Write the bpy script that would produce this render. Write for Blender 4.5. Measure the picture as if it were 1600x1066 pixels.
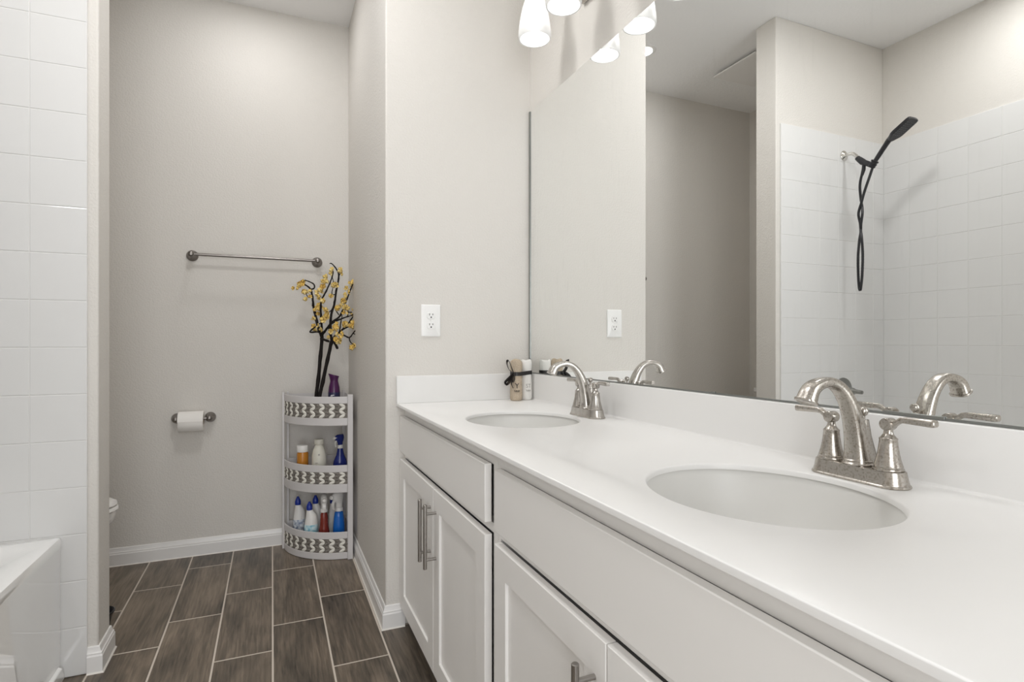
import bpy, bmesh, math, random
from mathutils import Vector, Matrix, noise
random.seed(7)
PI = math.pi
for o in list(bpy.data.objects):
    bpy.data.objects.remove(o, do_unlink=True)
S = bpy.context.scene
COL = S.collection

# ------------------------------------------------------------------ camera, world, lights, exposure
CAM_H = 1.1
YAW = math.atan(375 / 877.0)
cd = bpy.data.cameras.new('camera')
cd.sensor_fit = 'HORIZONTAL'; cd.sensor_width = 36.0
cd.lens = 877.0 / 1600 * 36
cd.shift_y = 3.6 / 1600
cd.clip_start = 0.02
cam = bpy.data.objects.new('camera', cd); COL.objects.link(cam)
cam.location = (0, 0, CAM_H); cam.rotation_euler = (PI / 2, 0, -YAW)
S.camera = cam

w = bpy.data.worlds.new('world'); S.world = w; w.use_nodes = True
w.node_tree.nodes['Background'].inputs[0].default_value = (0.95, 0.97, 1.0, 1)
w.node_tree.nodes['Background'].inputs[1].default_value = 1.0

VS = S.view_settings
S.display_settings.display_device = 'sRGB'
VS.view_transform = 'Standard'; VS.look = 'None'; VS.gamma = 1.0; VS.use_curve_mapping = False
VS.exposure = 0.0
S.cycles.max_bounces = 16; S.cycles.diffuse_bounces = 10; S.cycles.glossy_bounces = 8

DOOR_FILL_W = 32.5      # fill light added behind the camera, set in an invented doorway
SHADE_E = 0.2      # frosted glass shades of the vanity lights
BULB_E = 14
DOWN_E = 2.2      # ceiling downlights
ALCOVE_W = 3.7
TUB_W = 6
MAIN_FILL_W = 11.0  # added ceiling light, out of view, lifts the overall brightness


def area(name, loc, rot, sx, sy, energy, color=(1, 1, 1)):
    l = bpy.data.lights.new(name, 'AREA'); l.shape = 'RECTANGLE'; l.size = sx; l.size_y = sy
    l.energy = energy; l.color = color
    o = bpy.data.objects.new(name, l); COL.objects.link(o); o.location = loc; o.rotation_euler = rot
    return o


area('added_door_fill', (-0.15, -1.28, 1.1), (PI / 2, 0, 0), 1.1, 2.0, DOOR_FILL_W, (0.975, 0.99, 1.0))  # added lamp at the invented doorway, brightens the room

# ------------------------------------------------------------------ key dimensions (metres)
ZC = 2.91                    # ceiling
XM = 1.018                   # mirror wall
YE = 2.185                   # end wall of the vanity
XA = 0.403                   # right wall of the toilet alcove
YB = 3.325                   # back wall
XL = -1.43                   # left wall
YP0, YP1, XP = 2.278, 2.418, -0.535     # partition
YT = 2.270                   # face of the shower tile
ZK = 0.866                   # counter top
XK = 0.445                   # counter front


def at(px, py, Y):
    """point of the room at depth Y seen at a pixel of the 1600x1066 frame"""
    s, c = math.sin(YAW), math.cos(YAW)
    u = (px - 800) / 877.0; v = (py - 536.6) / 877.0
    t = Y / (c - s * u)
    return Vector(((s + c * u) * t, Y, CAM_H - v * t))


# ------------------------------------------------------------------ materials
def mat(name, color, rough=0.5, metal=0.0, spec=0.5, coat=0.0):
    m = bpy.data.materials.new(name); m.use_nodes = True
    b = m.node_tree.nodes['Principled BSDF']
    b.inputs['Base Color'].default_value = (*color, 1)
    b.inputs['Roughness'].default_value = rough
    b.inputs['Metallic'].default_value = metal
    b.inputs['Specular IOR Level'].default_value = spec
    b.inputs['Coat Weight'].default_value = coat
    return m


def N(m, t, **kw):
    n = m.node_tree.nodes.new(t)
    for k, v in kw.items():
        if hasattr(n, k): setattr(n, k, v)
        else: n.inputs[k].default_value = v
    return n


def L(m, a, b): m.node_tree.links.new(a, b)


def bump(m, scale, strength, dist=0.002, detail=3.0):
    tc = N(m, 'ShaderNodeTexCoord'); nz = N(m, 'ShaderNodeTexNoise')
    nz.inputs['Scale'].default_value = scale; nz.inputs['Detail'].default_value = detail
    bp = N(m, 'ShaderNodeBump'); bp.inputs['Strength'].default_value = strength; bp.inputs['Distance'].default_value = dist
    L(m, tc.outputs['Object'], nz.inputs['Vector']); L(m, nz.outputs['Fac'], bp.inputs['Height'])
    L(m, bp.outputs['Normal'], m.node_tree.nodes['Principled BSDF'].inputs['Normal'])
    return m


def mottle(m, c1, c2, scale, lo=0.35, hi=0.65, detail=4.0):
    tc = N(m, 'ShaderNodeTexCoord'); nz = N(m, 'ShaderNodeTexNoise')
    nz.inputs['Scale'].default_value = scale; nz.inputs['Detail'].default_value = detail
    cr = N(m, 'ShaderNodeValToRGB')
    cr.color_ramp.elements[0].position = lo; cr.color_ramp.elements[0].color = (*c1, 1)
    cr.color_ramp.elements[1].position = hi; cr.color_ramp.elements[1].color = (*c2, 1)
    L(m, tc.outputs['Object'], nz.inputs['Vector']); L(m, nz.outputs['Fac'], cr.inputs['Fac'])
    L(m, cr.outputs['Color'], m.node_tree.nodes['Principled BSDF'].inputs['Base Color'])
    return m


M = {}
M['wall'] = bump(mat('wall_paint', (0.69, 0.666, 0.630), 0.62, spec=0.3), 130, 0.55, 0.003, 3)
M['ceiling'] = bump(mat('ceiling_paint', (0.87, 0.87, 0.87), 0.8, spec=0.2), 60, 0.3, 0.003, 3)
M['trim'] = mat('trim_paint', (0.82, 0.81, 0.80), 0.3)
M['caulk'] = mat('caulk', (0.78, 0.75, 0.70), 0.6)
M['tile'] = bump(mat('white_tile', (0.72, 0.72, 0.716), 0.12), 5, 0.03, 0.004, 1)
M['grout'] = mat('tile_grout', (0.71, 0.705, 0.695), 0.7)
M['tub'] = mat('tub_enamel', (0.92, 0.92, 0.91), 0.03, spec=1.0, coat=1.0)
M['tub'].node_tree.nodes['Principled BSDF'].inputs['IOR'].default_value = 1.9
M['counter'] = mat('cultured_marble', (0.80, 0.795, 0.785), 0.33)
M['basin'] = mat('basin_white', (0.69, 0.685, 0.665), 0.4)
M['cabinet'] = mat('cabinet_paint', (0.82, 0.805, 0.785), 0.38)
M['dark'] = mat('dark_gap', (0.03, 0.03, 0.03), 0.8)
M['nickel'] = mottle(mat('brushed_nickel', (0.50, 0.475, 0.44), 0.27, 1.0), (0.455, 0.43, 0.40), (0.53, 0.505, 0.47), 60, 0.4, 0.6)
M['aged_nickel'] = mottle(mat('aged_nickel', (0.45, 0.42, 0.38), 0.27, 1.0), (0.33, 0.295, 0.255), (0.49, 0.46, 0.42), 280, 0.33, 0.50, 5)
M['pewter'] = mat('pewter', (0.27, 0.25, 0.235), 0.34, 1.0)
M['steel'] = mat('satin_steel', (0.36, 0.34, 0.32), 0.3, 1.0)
M['chrome'] = mat('chrome', (0.72, 0.70, 0.66), 0.14, 1.0)
M['valve_metal'] = mat('tub_valve_nickel', (0.30, 0.30, 0.285), 0.3, 1.0)
M['mirror_edge'] = mat('mirror_channel', (0.30, 0.31, 0.30), 0.4, 1.0)
M['black'] = mat('black_plastic', (0.018, 0.018, 0.022), 0.3)
M['blackrub'] = mat('black_nozzles', (0.11, 0.115, 0.125), 0.45)
M['plate'] = mat('outlet_white', (0.84, 0.84, 0.83), 0.3)
M['slot'] = mat('slot_dark', (0.03, 0.028, 0.025), 0.6)
M['paper'] = bump(mat('toilet_paper', (0.86, 0.84, 0.81), 0.9, spec=0.1), 220, 0.15, 0.001)
M['card'] = mat('card_core', (0.42, 0.33, 0.24), 0.9)
M['shelf'] = mat('shelf_white_plastic', (0.64, 0.62, 0.62), 0.4)
M['weave_grey'] = mottle(mat('weave_grey', (0.2, 0.18, 0.16), 0.75), (0.11, 0.10, 0.085), (0.27, 0.245, 0.22), 150, 0.35, 0.65)
M['weave_white'] = mat('weave_white', (0.80, 0.78, 0.72), 0.55)
M['branch'] = bump(mat('branch_bark', (0.012, 0.009, 0.008), 0.75, spec=0.25), 120, 0.5, 0.003)
M['petal'] = mottle(mat('yellow_petal', (0.7, 0.45, 0.1), 0.6), (0.80, 0.56, 0.14), (0.92, 0.76, 0.36), 30, 0.35, 0.65)
M['petal2'] = mottle(mat('amber_petal', (0.7, 0.4, 0.08), 0.6), (0.75, 0.48, 0.09), (0.88, 0.66, 0.24), 30, 0.35, 0.65)
M['stamen'] = mat('stamen', (0.25, 0.12, 0.03), 0.7)
M['purple'] = mat('purple_plastic', (0.070, 0.012, 0.075), 0.28)
M['navy_label'] = mat('navy_label', (0.020, 0.020, 0.07), 0.35)
M['ink_white'] = mat('ink_white', (0.75, 0.75, 0.80), 0.6)
M['ink_grey'] = mat('ink_grey', (0.40, 0.38, 0.36), 0.8)
M['ink_dark'] = mat('ink_dark', (0.045, 0.040, 0.038), 0.8)
M['amber'] = mat('amber_plastic', (0.50, 0.20, 0.025), 0.25)
M['white_pl'] = mat('white_plastic', (0.78, 0.77, 0.75), 0.35)
M['cream_pl'] = mat('cream_plastic', (0.68, 0.66, 0.58), 0.35)
M['navy_pl'] = mat('navy_plastic', (0.012, 0.022, 0.16), 0.22)
M['blue_pl'] = mat('blue_plastic', (0.01, 0.13, 0.50), 0.25)
M['royal_pl'] = mat('royal_blue_cap', (0.012, 0.035, 0.30), 0.3)
M['red_pl'] = mat('red_brown_plastic', (0.20, 0.028, 0.018), 0.22)
M['teal'] = mottle(mat('teal_label', (0.3, 0.6, 0.7), 0.35), (0.22, 0.50, 0.62), (0.62, 0.78, 0.82), 45, 0.4, 0.6)
M['greyblue'] = mottle(mat('grey_blue_label', (0.3, 0.35, 0.45), 0.4), (0.22, 0.27, 0.38), (0.70, 0.74, 0.78), 50, 0.4, 0.6)
M['beige_cloth'] = bump(mottle(mat('beige_terry', (0.5, 0.4, 0.3), 0.95, spec=0.1), (0.48, 0.39, 0.29), (0.62, 0.53, 0.42), 260, 0.3, 0.7), 420, 0.9, 0.003, 4)
M['white_cloth'] = bump(mat('white_terry', (0.84, 0.83, 0.80), 0.95, spec=0.1), 420, 0.7, 0.003, 4)
M['ribbon'] = mat('black_satin', (0.014, 0.012, 0.012), 0.38)
M['porcelain'] = mat('porcelain', (0.84, 0.83, 0.81), 0.1, coat=0.2)


def emis(name, color, strength):
    m = bpy.data.materials.new(name); m.use_nodes = True
    b = m.node_tree.nodes['Principled BSDF']
    b.inputs['Base Color'].default_value = (0.9, 0.9, 0.9, 1)
    b.inputs['Emission Color'].default_value = (*color, 1)
    b.inputs['Emission Strength'].default_value = strength
    b.inputs['Roughness'].default_value = 0.35
    return m


ms = bpy.data.materials.new('frosted_glass'); ms.use_nodes = True
_b = ms.node_tree.nodes['Principled BSDF']; _b.inputs['Base Color'].default_value = (0.9, 0.9, 0.9, 1); _b.inputs['Roughness'].default_value = 0.35
_b.inputs['Emission Color'].default_value = (1, 0.99, 0.98, 1); _b.inputs['Emission Strength'].default_value = SHADE_E
_t = N(ms, 'ShaderNodeBsdfTranslucent'); _t.inputs['Color'].default_value = (0.40, 0.40, 0.395, 1)
_m = N(ms, 'ShaderNodeMixShader'); _m.inputs[0].default_value = 0.6
L(ms, _b.outputs[0], _m.inputs[1]); L(ms, _t.outputs[0], _m.inputs[2]); _x = N(ms, 'ShaderNodeMixShader'); _x.inputs[0].default_value = 0.14; _p = N(ms, 'ShaderNodeBsdfTransparent')
L(ms, _m.outputs[0], _x.inputs[1]); L(ms, _p.outputs[0], _x.inputs[2]); L(ms, _x.outputs[0], ms.node_tree.nodes['Material Output'].inputs['Surface'])
M['shade'] = ms
M['bulb'] = emis('lit_bulb', (1.0, 0.98, 0.95), BULB_E)
M['lens'] = emis('lit_downlight_lens', (1.0, 0.985, 0.96), DOWN_E)

# mirror: silvered glass with faint dried wipe marks low on the glass
mm = mat('mirror_silver', (0.945, 0.955, 0.948), 0.0, 1.0)
tc = N(mm, 'ShaderNodeTexCoord'); mp = N(mm, 'ShaderNodeMapping'); mp.inputs['Scale'].default_value = (1, 55, 5)
mp.inputs['Rotation'].default_value = (0.35, 0, 0)
nz = N(mm, 'ShaderNodeTexNoise'); nz.inputs['Scale'].default_value = 1.6; nz.inputs['Detail'].default_value = 6
n2 = N(mm, 'ShaderNodeTexNoise'); n2.inputs['Scale'].default_value = 4.5
L(mm, tc.outputs['Object'], mp.inputs['Vector']); L(mm, mp.outputs['Vector'], nz.inputs['Vector']); L(mm, tc.outputs['Object'], n2.inputs['Vector'])
cr = N(mm, 'ShaderNodeValToRGB'); cr.color_ramp.elements[0].position = 0.55; cr.color_ramp.elements[1].position = 0.80
cr2 = N(mm, 'ShaderNodeValToRGB'); cr2.color_ramp.elements[0].position = 0.42; cr2.color_ramp.elements[1].position = 0.72
L(mm, nz.outputs['Fac'], cr.inputs['Fac']); L(mm, n2.outputs['Fac'], cr2.inputs['Fac'])
mu = N(mm, 'ShaderNodeMath', operation='MULTIPLY'); L(mm, cr.outputs['Color'], mu.inputs[0]); L(mm, cr2.outputs['Color'], mu.inputs[1])
mu2 = N(mm, 'ShaderNodeMath', operation='MULTIPLY'); mu2.inputs[1].default_value = 0.10; L(mm, mu.outputs[0], mu2.inputs[0])
pb = mm.node_tree.nodes['Principled BSDF']; out = mm.node_tree.nodes['Material Output']
df = N(mm, 'ShaderNodeBsdfDiffuse'); df.inputs['Color'].default_value = (0.75, 0.75, 0.73, 1)
mx = N(mm, 'ShaderNodeMixShader'); L(mm, mu2.outputs[0], mx.inputs[0]); L(mm, pb.outputs[0], mx.inputs[1]); L(mm, df.outputs[0], mx.inputs[2])
L(mm, mx.outputs[0], out.inputs['Surface'])
M['mirror'] = mm

# floor: wood-look porcelain planks laid in thirds, pale grout
fm = mat('wood_look_plank_tile', (0.1, 0.08, 0.06), 0.42)
tc = N(fm, 'ShaderNodeTexCoord'); sx = N(fm, 'ShaderNodeSeparateXYZ'); L(fm, tc.outputs['Object'], sx.inputs[0])


def math_(m, op, a, b=None, c=None):
    n = N(m, 'ShaderNodeMath', operation=op)
    for i, v in enumerate((a, b, c)):
        if v is None: continue
        if isinstance(v, (int, float)): n.inputs[i].default_value = v
        else: L(m, v, n.inputs[i])
    return n.outputs[0]


PW, PL = 0.189, 0.569
u_ = math_(fm, 'DIVIDE', math_(fm, 'SUBTRACT', sx.outputs[0], 0.0025), PW)
col_ = math_(fm, 'FLOOR', u_); fu = math_(fm, 'FRACT', u_)
v_ = math_(fm, 'DIVIDE', math_(fm, 'SUBTRACT', math_(fm, 'SUBTRACT', sx.outputs[1], 2.9426), math_(fm, 'MULTIPLY', col_, PL / 3)), PL)
row_ = math_(fm, 'FLOOR', v_); fv = math_(fm, 'FRACT', v_)
du = math_(fm, 'MULTIPLY', math_(fm, 'MINIMUM', fu, math_(fm, 'SUBTRACT', 1.0, fu)), PW)
dv = math_(fm, 'MULTIPLY', math_(fm, 'MINIMUM', fv, math_(fm, 'SUBTRACT', 1.0, fv)), PL)
dd = math_(fm, 'MINIMUM', du, dv)
grout = math_(fm, 'LESS_THAN', dd, 0.0031)
cv = N(fm, 'ShaderNodeCombineXYZ'); L(fm, col_, cv.inputs[0]); L(fm, row_, cv.inputs[1])
wn = N(fm, 'ShaderNodeTexWhiteNoise', noise_dimensions='2D'); L(fm, cv.outputs[0], wn.inputs['Vector'])
off = N(fm, 'ShaderNodeVectorMath', operation='SCALE'); L(fm, wn.outputs['Color'], off.inputs[0]); off.inputs['Scale'].default_value = 40
ad = N(fm, 'ShaderNodeVectorMath', operation='ADD'); L(fm, tc.outputs['Object'], ad.inputs[0]); L(fm, off.outputs[0], ad.inputs[1])
mpa = N(fm, 'ShaderNodeMapping'); mpa.inputs['Scale'].default_value = (9, 2.0, 9); L(fm, ad.outputs[0], mpa.inputs['Vector'])
na = N(fm, 'ShaderNodeTexNoise'); na.inputs['Scale'].default_value = 1.0; na.inputs['Detail'].default_value = 6; na.inputs['Distortion'].default_value = 1.2
L(fm, mpa.outputs[0], na.inputs['Vector'])
mpb = N(fm, 'ShaderNodeMapping'); mpb.inputs['Scale'].default_value = (110, 7, 9); L(fm, ad.outputs[0], mpb.inputs['Vector'])
nb = N(fm, 'ShaderNodeTexNoise'); nb.inputs['Scale'].default_value = 1.0; nb.inputs['Detail'].default_value = 4; nb.inputs['Distortion'].default_value = 0.6
L(fm, mpb.outputs[0], nb.inputs['Vector'])
mixn = math_(fm, 'ADD', math_(fm, 'MULTIPLY', na.outputs['Fac'], 0.58), math_(fm, 'MULTIPLY', nb.outputs['Fac'], 0.42))
mixn = math_(fm, 'ADD', mixn, math_(fm, 'MULTIPLY', math_(fm, 'SUBTRACT', wn.outputs['Value'], 0.5), 0.13))
fr = N(fm, 'ShaderNodeValToRGB'); L(fm, mixn, fr.inputs['Fac'])
e = fr.color_ramp.elements
e[0].position = 0.30; e[0].color = (0.042, 0.034, 0.025, 1)
e[1].position = 0.70; e[1].color = (0.275, 0.220, 0.166, 1)
k = e.new(0.48); k.color = (0.134, 0.107, 0.080, 1)
k = e.new(0.38); k.color = (0.084, 0.068, 0.052, 1)
fx = N(fm, 'ShaderNodeMix', data_type='RGBA'); L(fm, grout, fx.inputs['Factor'])
L(fm, fr.outputs['Color'], fx.inputs['A']); fx.inputs['B'].default_value = (0.60, 0.54, 0.47, 1)
pbf = fm.node_tree.nodes['Principled BSDF']; L(fm, fx.outputs['Result'], pbf.inputs['Base Color'])
bpf = N(fm, 'ShaderNodeBump'); bpf.inputs['Strength'].default_value = 0.35; bpf.inputs['Distance'].default_value = 0.002
hh = math_(fm, 'ADD', math_(fm, 'MULTIPLY', math_(fm, 'SUBTRACT', 1.0, grout), 1.0), math_(fm, 'MULTIPLY', nb.outputs['Fac'], 0.35))
L(fm, hh, bpf.inputs['Height']); L(fm, bpf.outputs[0], pbf.inputs['Normal'])
L(fm, math_(fm, 'ADD', math_(fm, 'MULTIPLY', grout, 0.35), 0.40), pbf.inputs['Roughness'])
M['floor'] = fm


# ------------------------------------------------------------------ helpers
def root_loc(o):
    while o.parent: o = o.parent
    return Vector(o.location)


def obj(name, bm, material, parent=None, origin=None, bevel=0.0, seg=2, smooth=True, angle=35, subsurf=0):
    bmesh.ops.recalc_face_normals(bm, faces=bm.faces[:])
    org = root_loc(parent) if parent else Vector(origin or (0, 0, 0))
    bmesh.ops.translate(bm, verts=bm.verts[:], vec=-org)
    me = bpy.data.meshes.new(name); bm.to_mesh(me); bm.free()
    for m in (material if isinstance(material, (list, tuple)) else [material]): me.materials.append(m)
    if smooth:
        me.shade_smooth(); me.set_sharp_from_angle(angle=math.radians(angle))
    o = bpy.data.objects.new(name, me); COL.objects.link(o)
    if parent: o.parent = parent
    else: o.location = org
    if bevel:
        b = o.modifiers.new('bevel', 'BEVEL'); b.width = bevel; b.segments = seg; b.limit_method = 'ANGLE'; b.angle_limit = math.radians(40)
    if subsurf:
        s = o.modifiers.new('sub', 'SUBSURF'); s.levels = subsurf; s.render_levels = subsurf
    return o


def tag(o, label, cat, group=None):
    o['label'] = label; o['category'] = cat
    if group: o['group'] = group
    return o


def thing(name, label, cat, loc, group=None):
    o = bpy.data.objects.new(name, None); o.empty_display_size = 0.05; COL.objects.link(o); o.location = loc
    return tag(o, label, cat, group)


def struct(name, bm, material, **kw):
    o = obj(name, bm, material, **kw); o['kind'] = 'structure'; return o


def dup(root, loc, label):
    r = root.copy(); COL.objects.link(r); r.location = loc; r['label'] = label

    def rec(src, dst):
        for ch in [c for c in bpy.data.objects if c.parent == src and c is not dst]:
            c = ch.copy(); COL.objects.link(c); c.parent = dst; rec(ch, c)
    rec(root, r)
    return r


def B(): return bmesh.new()


def box(bm, x0, x1, y0, y1, z0, z1, mi=0):
    v = [bm.verts.new((x, y, z)) for z in (z0, z1) for y in (y0, y1) for x in (x0, x1)]
    for f in ((0, 1, 3, 2), (4, 6, 7, 5), (0, 4, 5, 1), (2, 3, 7, 6), (0, 2, 6, 4), (1, 5, 7, 3)):
        bm.faces.new([v[i] for i in f]).material_index = mi
    return bm


def loops(bm, rings, cap0=True, cap1=True, closed=True, mi=0):
    vs = [[bm.verts.new(p) for p in r] for r in rings]
    n = len(vs[0])
    for a, b in zip(vs, vs[1:]):
        for i in range(n if closed else n - 1):
            j = (i + 1) % n
            try: bm.faces.new((a[i], a[j], b[j], b[i])).material_index = mi
            except ValueError: pass
    if cap0: bm.faces.new(vs[0][::-1]).material_index = mi
    if cap1: bm.faces.new(vs[-1]).material_index = mi
    return vs


def lathe(bm, prof, c=(0, 0, 0), n=32, sx=1.0, sy=1.0, cap0=True, cap1=True, rot=None, mi=0):
    """prof: (radius, z) pairs; rot: matrix applied before moving to c"""
    rings = []
    for r, z in prof:
        ring = []
        for i in range(n):
            a = 2 * PI * i / n
            p = Vector((r * sx * math.cos(a), r * sy * math.sin(a), z))
            if rot: p = rot @ p
            ring.append(p + Vector(c))
        rings.append(ring)
    return loops(bm, rings, cap0, cap1, mi=mi)


def tube(bm, pts, rad, n=12, cap=True, mi=0, flat=None):
    pts = [Vector(p) for p in pts]
    rs = rad if isinstance(rad, (list, tuple)) else [rad] * len(pts)
    up = None; rings = []
    for i, p in enumerate(pts):
        d = (pts[min(i + 1, len(pts) - 1)] - pts[max(i - 1, 0)]).normalized()
        if up is None:
            up = Vector((0, 0, 1)) if abs(d.z) < 0.9 else Vector((1, 0, 0))
        sdv = d.cross(up).normalized(); up = sdv.cross(d).normalized()
        rings.append([p + (sdv * math.cos(2 * PI * k / n) + up * math.sin(2 * PI * k / n) * (flat or 1.0)) * rs[i] for k in range(n)])
    loops(bm, rings, cap, cap, mi=mi)
    return bm


def spline(pts, n=6):
    P = [Vector(p) for p in pts]; P = [2 * P[0] - P[1]] + P + [2 * P[-1] - P[-2]]
    o = []
    for i in range(1, len(P) - 2):
        for k in range(n):
            t = k / n
            o.append(0.5 * ((2 * P[i]) + (P[i + 1] - P[i - 1]) * t + (2 * P[i - 1] - 5 * P[i] + 4 * P[i + 1] - P[i + 2]) * t * t + (3 * P[i] - P[i - 1] - 3 * P[i + 1] + P[i + 2]) * t ** 3))
    o.append(P[-2]); return o


def sphere(bm, c, r, sx=1, sy=1, sz=1, n=16, mi=0):
    m = Matrix.Translation(c) @ Matrix.Diagonal((sx, sy, sz, 1))
    g = bmesh.ops.create_uvsphere(bm, u_segments=n, v_segments=max(6, n // 2), radius=r, matrix=m)
    for f in {f for v in g['verts'] for f in v.link_faces}: f.material_index = mi
    return bm


def axis_rot(axis):
    return Vector((0, 0, 1)).rotation_difference(Vector(axis)).to_matrix()


def text_pts(txt, size):
    """flat glyph mesh as (verts, faces), centred on x"""
    cu = bpy.data.curves.new('glyphs', 'FONT'); cu.body = txt; cu.size = size; cu.align_x = 'CENTER'; cu.resolution_u = 4
    o = bpy.data.objects.new('glyphs', cu); COL.objects.link(o)
    dg = bpy.context.evaluated_depsgraph_get(); me = o.evaluated_get(dg).to_mesh()
    vs = [v.co.copy() for v in me.vertices]; fs = [tuple(p.vertices) for p in me.polygons]
    o.evaluated_get(dg).to_mesh_clear(); bpy.data.objects.remove(o); bpy.data.curves.remove(cu)
    return vs, fs


def put_glyphs(bm, glyph, fn):
    vs, fs = glyph
    nv = [bm.verts.new(fn(v.x, v.y)) for v in vs]
    for f in fs:
        try: bm.faces.new([nv[i] for i in f])
        except ValueError: pass


# ------------------------------------------------------------------ room shell
T = 0.11
YF = -1.2                    # wall behind the camera
struct('floor', box(B(), XL - T, XM + T, YF - T, YB + T, -0.08, 0), M['floor'])
struct('ceiling', box(B(), XL - T, XM + T, YF - T, YB + T, ZC, ZC + 0.1), M['ceiling'])
struct('wall_back', box(B(), XL - T, XM + T, YB, YB + T, 0, ZC), M['wall'])
struct('wall_end', box(B(), XA, XM + T, YE, YB, 0, ZC), M['wall'], bevel=0.006, seg=3)
struct('wall_mirror', box(B(), XM, XM + T, YF, YE, 0, ZC), M['wall'])
struct('wall_left', box(B(), XL - T, XL, YF, YB, 0, ZC), M['wall'])
struct('wall_partition', box(B(), XL, XP, YP0, YP1, 0, ZC), M['wall'], bevel=0.006, seg=3)
struct('wall_tub_foot', box(B(), XL, XP, 0.60, 0.72, 0, ZC), M['wall'], bevel=0.006, seg=3)
bm = B(); box(bm, XL - T, -0.75, YF - T, YF, 0, ZC); box(bm, 0.45, XM + T, YF - T, YF, 0, ZC); box(bm, -0.75, 0.45, YF - T, YF, 2.12, ZC)  # unseen doorway opening, added together with its fill light
struct('wall_front', bm, M['wall'])
bm = B(); box(bm, -0.81, -0.74, YF, YF + 0.018, 0, 2.18); box(bm, 0.44, 0.51, YF, YF + 0.018, 0, 2.18); box(bm, -0.74, 0.44, YF, YF + 0.018, 2.11, 2.18)
struct('trim_1', bm, M['trim'], bevel=0.003)

BB = [(0, 0), (0.014, 0), (0.014, 0.056), (0.0115, 0.061), (0.0115, 0.066), (0.0085, 0.069), (0.006, 0.076), (0.005, 0.084), (0.003, 0.087), (0, 0.087)]


def baseboards(path, names):
    P = [Vector((*p, 0)) for p in path]
    nrm = []
    for a, b in zip(P, P[1:]):
        d = (b - a).normalized(); nrm.append(Vector((d.y, -d.x, 0)))
    for i, nm in enumerate(names):
        def off(k, j):
            if j < 0 or j >= len(nrm): return nrm[i]
            a, b = nrm[i], nrm[j]
            return (a + b) / (1 + a.dot(b))
        o0, o1 = off(i, i - 1), off(i, i + 1)
        bm = B(); loops(bm, [[P[i] + o0 * x + Vector((0, 0, z)) for x, z in BB], [P[i + 1] + o1 * x + Vector((0, 0, z)) for x, z in BB]])
        struct(nm, bm, M['trim'], angle=25)
        cb = [(0, 0), (0.0185, 0), (0.0155, 0.004), (0, 0.004)]
        bm = B(); loops(bm, [[P[i] + o0 * x + Vector((0, 0, z)) for x, z in cb], [P[i + 1] + o1 * x + Vector((0, 0, z)) for x, z in cb]])
        struct(nm.replace('baseboard', 'trim_caulk'), bm, M['caulk'])


baseboards([(-0.565, YP0), (XP, YP0), (XP, YP1), (XL, YP1), (XL, YB), (XA, YB), (XA, YE), (0.476, YE)],
           ['baseboard_partition_front', 'baseboard_partition_end', 'baseboard_partition_rear', 'baseboard_left', 'baseboard_back', 'baseboard_alcove', 'baseboard_end'])


def tiles(name, us, vs, place, out, gap=0.0011, bev=0.0016, depth=0.008):
    """us, vs: grid lines; place(u, v, d) -> point, d measured out of the wall"""
    bm = B()
    g = [bm.verts.new(place(u, v, depth - 0.0012)) for u, v in ((us[0], vs[0]), (us[-1], vs[0]), (us[-1], vs[-1]), (us[0], vs[-1]))]
    bm.faces.new(g).material_index = 1
    e0 = [bm.verts.new(place(u, v, 0)) for u, v in ((us[0], vs[0]), (us[-1], vs[0]), (us[-1], vs[-1]), (us[0], vs[-1]))]
    for i in range(4): bm.faces.new((g[i], g[(i + 1) % 4], e0[(i + 1) % 4], e0[i])).material_index = 1
    bm.faces.new(e0[::-1]).material_index = 1
    for a, b in zip(us, us[1:]):
        for c, d in zip(vs, vs[1:]):
            a_, b_, c_, d_ = a + gap, b - gap, c + gap, d - gap
            if b_ - a_ < 0.012: continue
            rings = []
            for ins, dp in ((0, depth - 0.003), (0, depth - bev), (bev * 0.3, depth - bev * 0.3), (bev, depth)):
                rings.append([place(a_ + ins, c_ + ins, dp), place(b_ - ins, c_ + ins, dp), place(b_ - ins, d_ - ins, dp), place(a_ + ins, d_ - ins, dp)])
            loops(bm, rings, False, True)
    return struct(name, bm, [M['tile'], M['grout']], smooth=False)


TH = 0.1543
zs = [0.006 + TH * i for i in range(16)]; zs[0] = 0.002
tu = [XL] + [-0.5651 - 0.1525 * i for i in range(5, -1, -1)]
tiles('wall_tile_shower_end', tu, zs, lambda u, v, d: Vector((u, YP0 - d, v)), -1)
ty = [0.72 + 0.0] + [YT - 0.1525 * i for i in range(10, -1, -1)]
ty = sorted(set(round(t, 4) for t in ty if t >= 0.72))
tiles('wall_tile_tub_side', ty, zs[3:], lambda u, v, d: Vector((XL + d, u, v)), 1)
tiles('wall_tile_tub_foot', tu, zs[3:], lambda u, v, d: Vector((u, 0.72 + d, v)), 1)

# ------------------------------------------------------------------ bathtub
tubt = thing('bathtub', 'glossy white alcove bathtub against the white tiled wall', 'bathtub', (-1.03, 1.5, 0))
bx0, bx1, by0, by1, tz = XL + 0.010, -0.632, 0.73, YT - 0.001, 0.468


def rrect(cx, cy, hx, hy, r, z, n=8):
    p = []
    for sx_, sy_, a0 in ((1, 1, 0), (-1, 1, PI / 2), (-1, -1, PI), (1, -1, 1.5 * PI)):
        for k in range(n + 1):
            a = a0 + PI / 2 * k / n
            p.append(Vector((cx + sx_ * (hx - r) + r * math.cos(a), cy + sy_ * (hy - r) + r * math.sin(a), z)))
    return p


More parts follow.
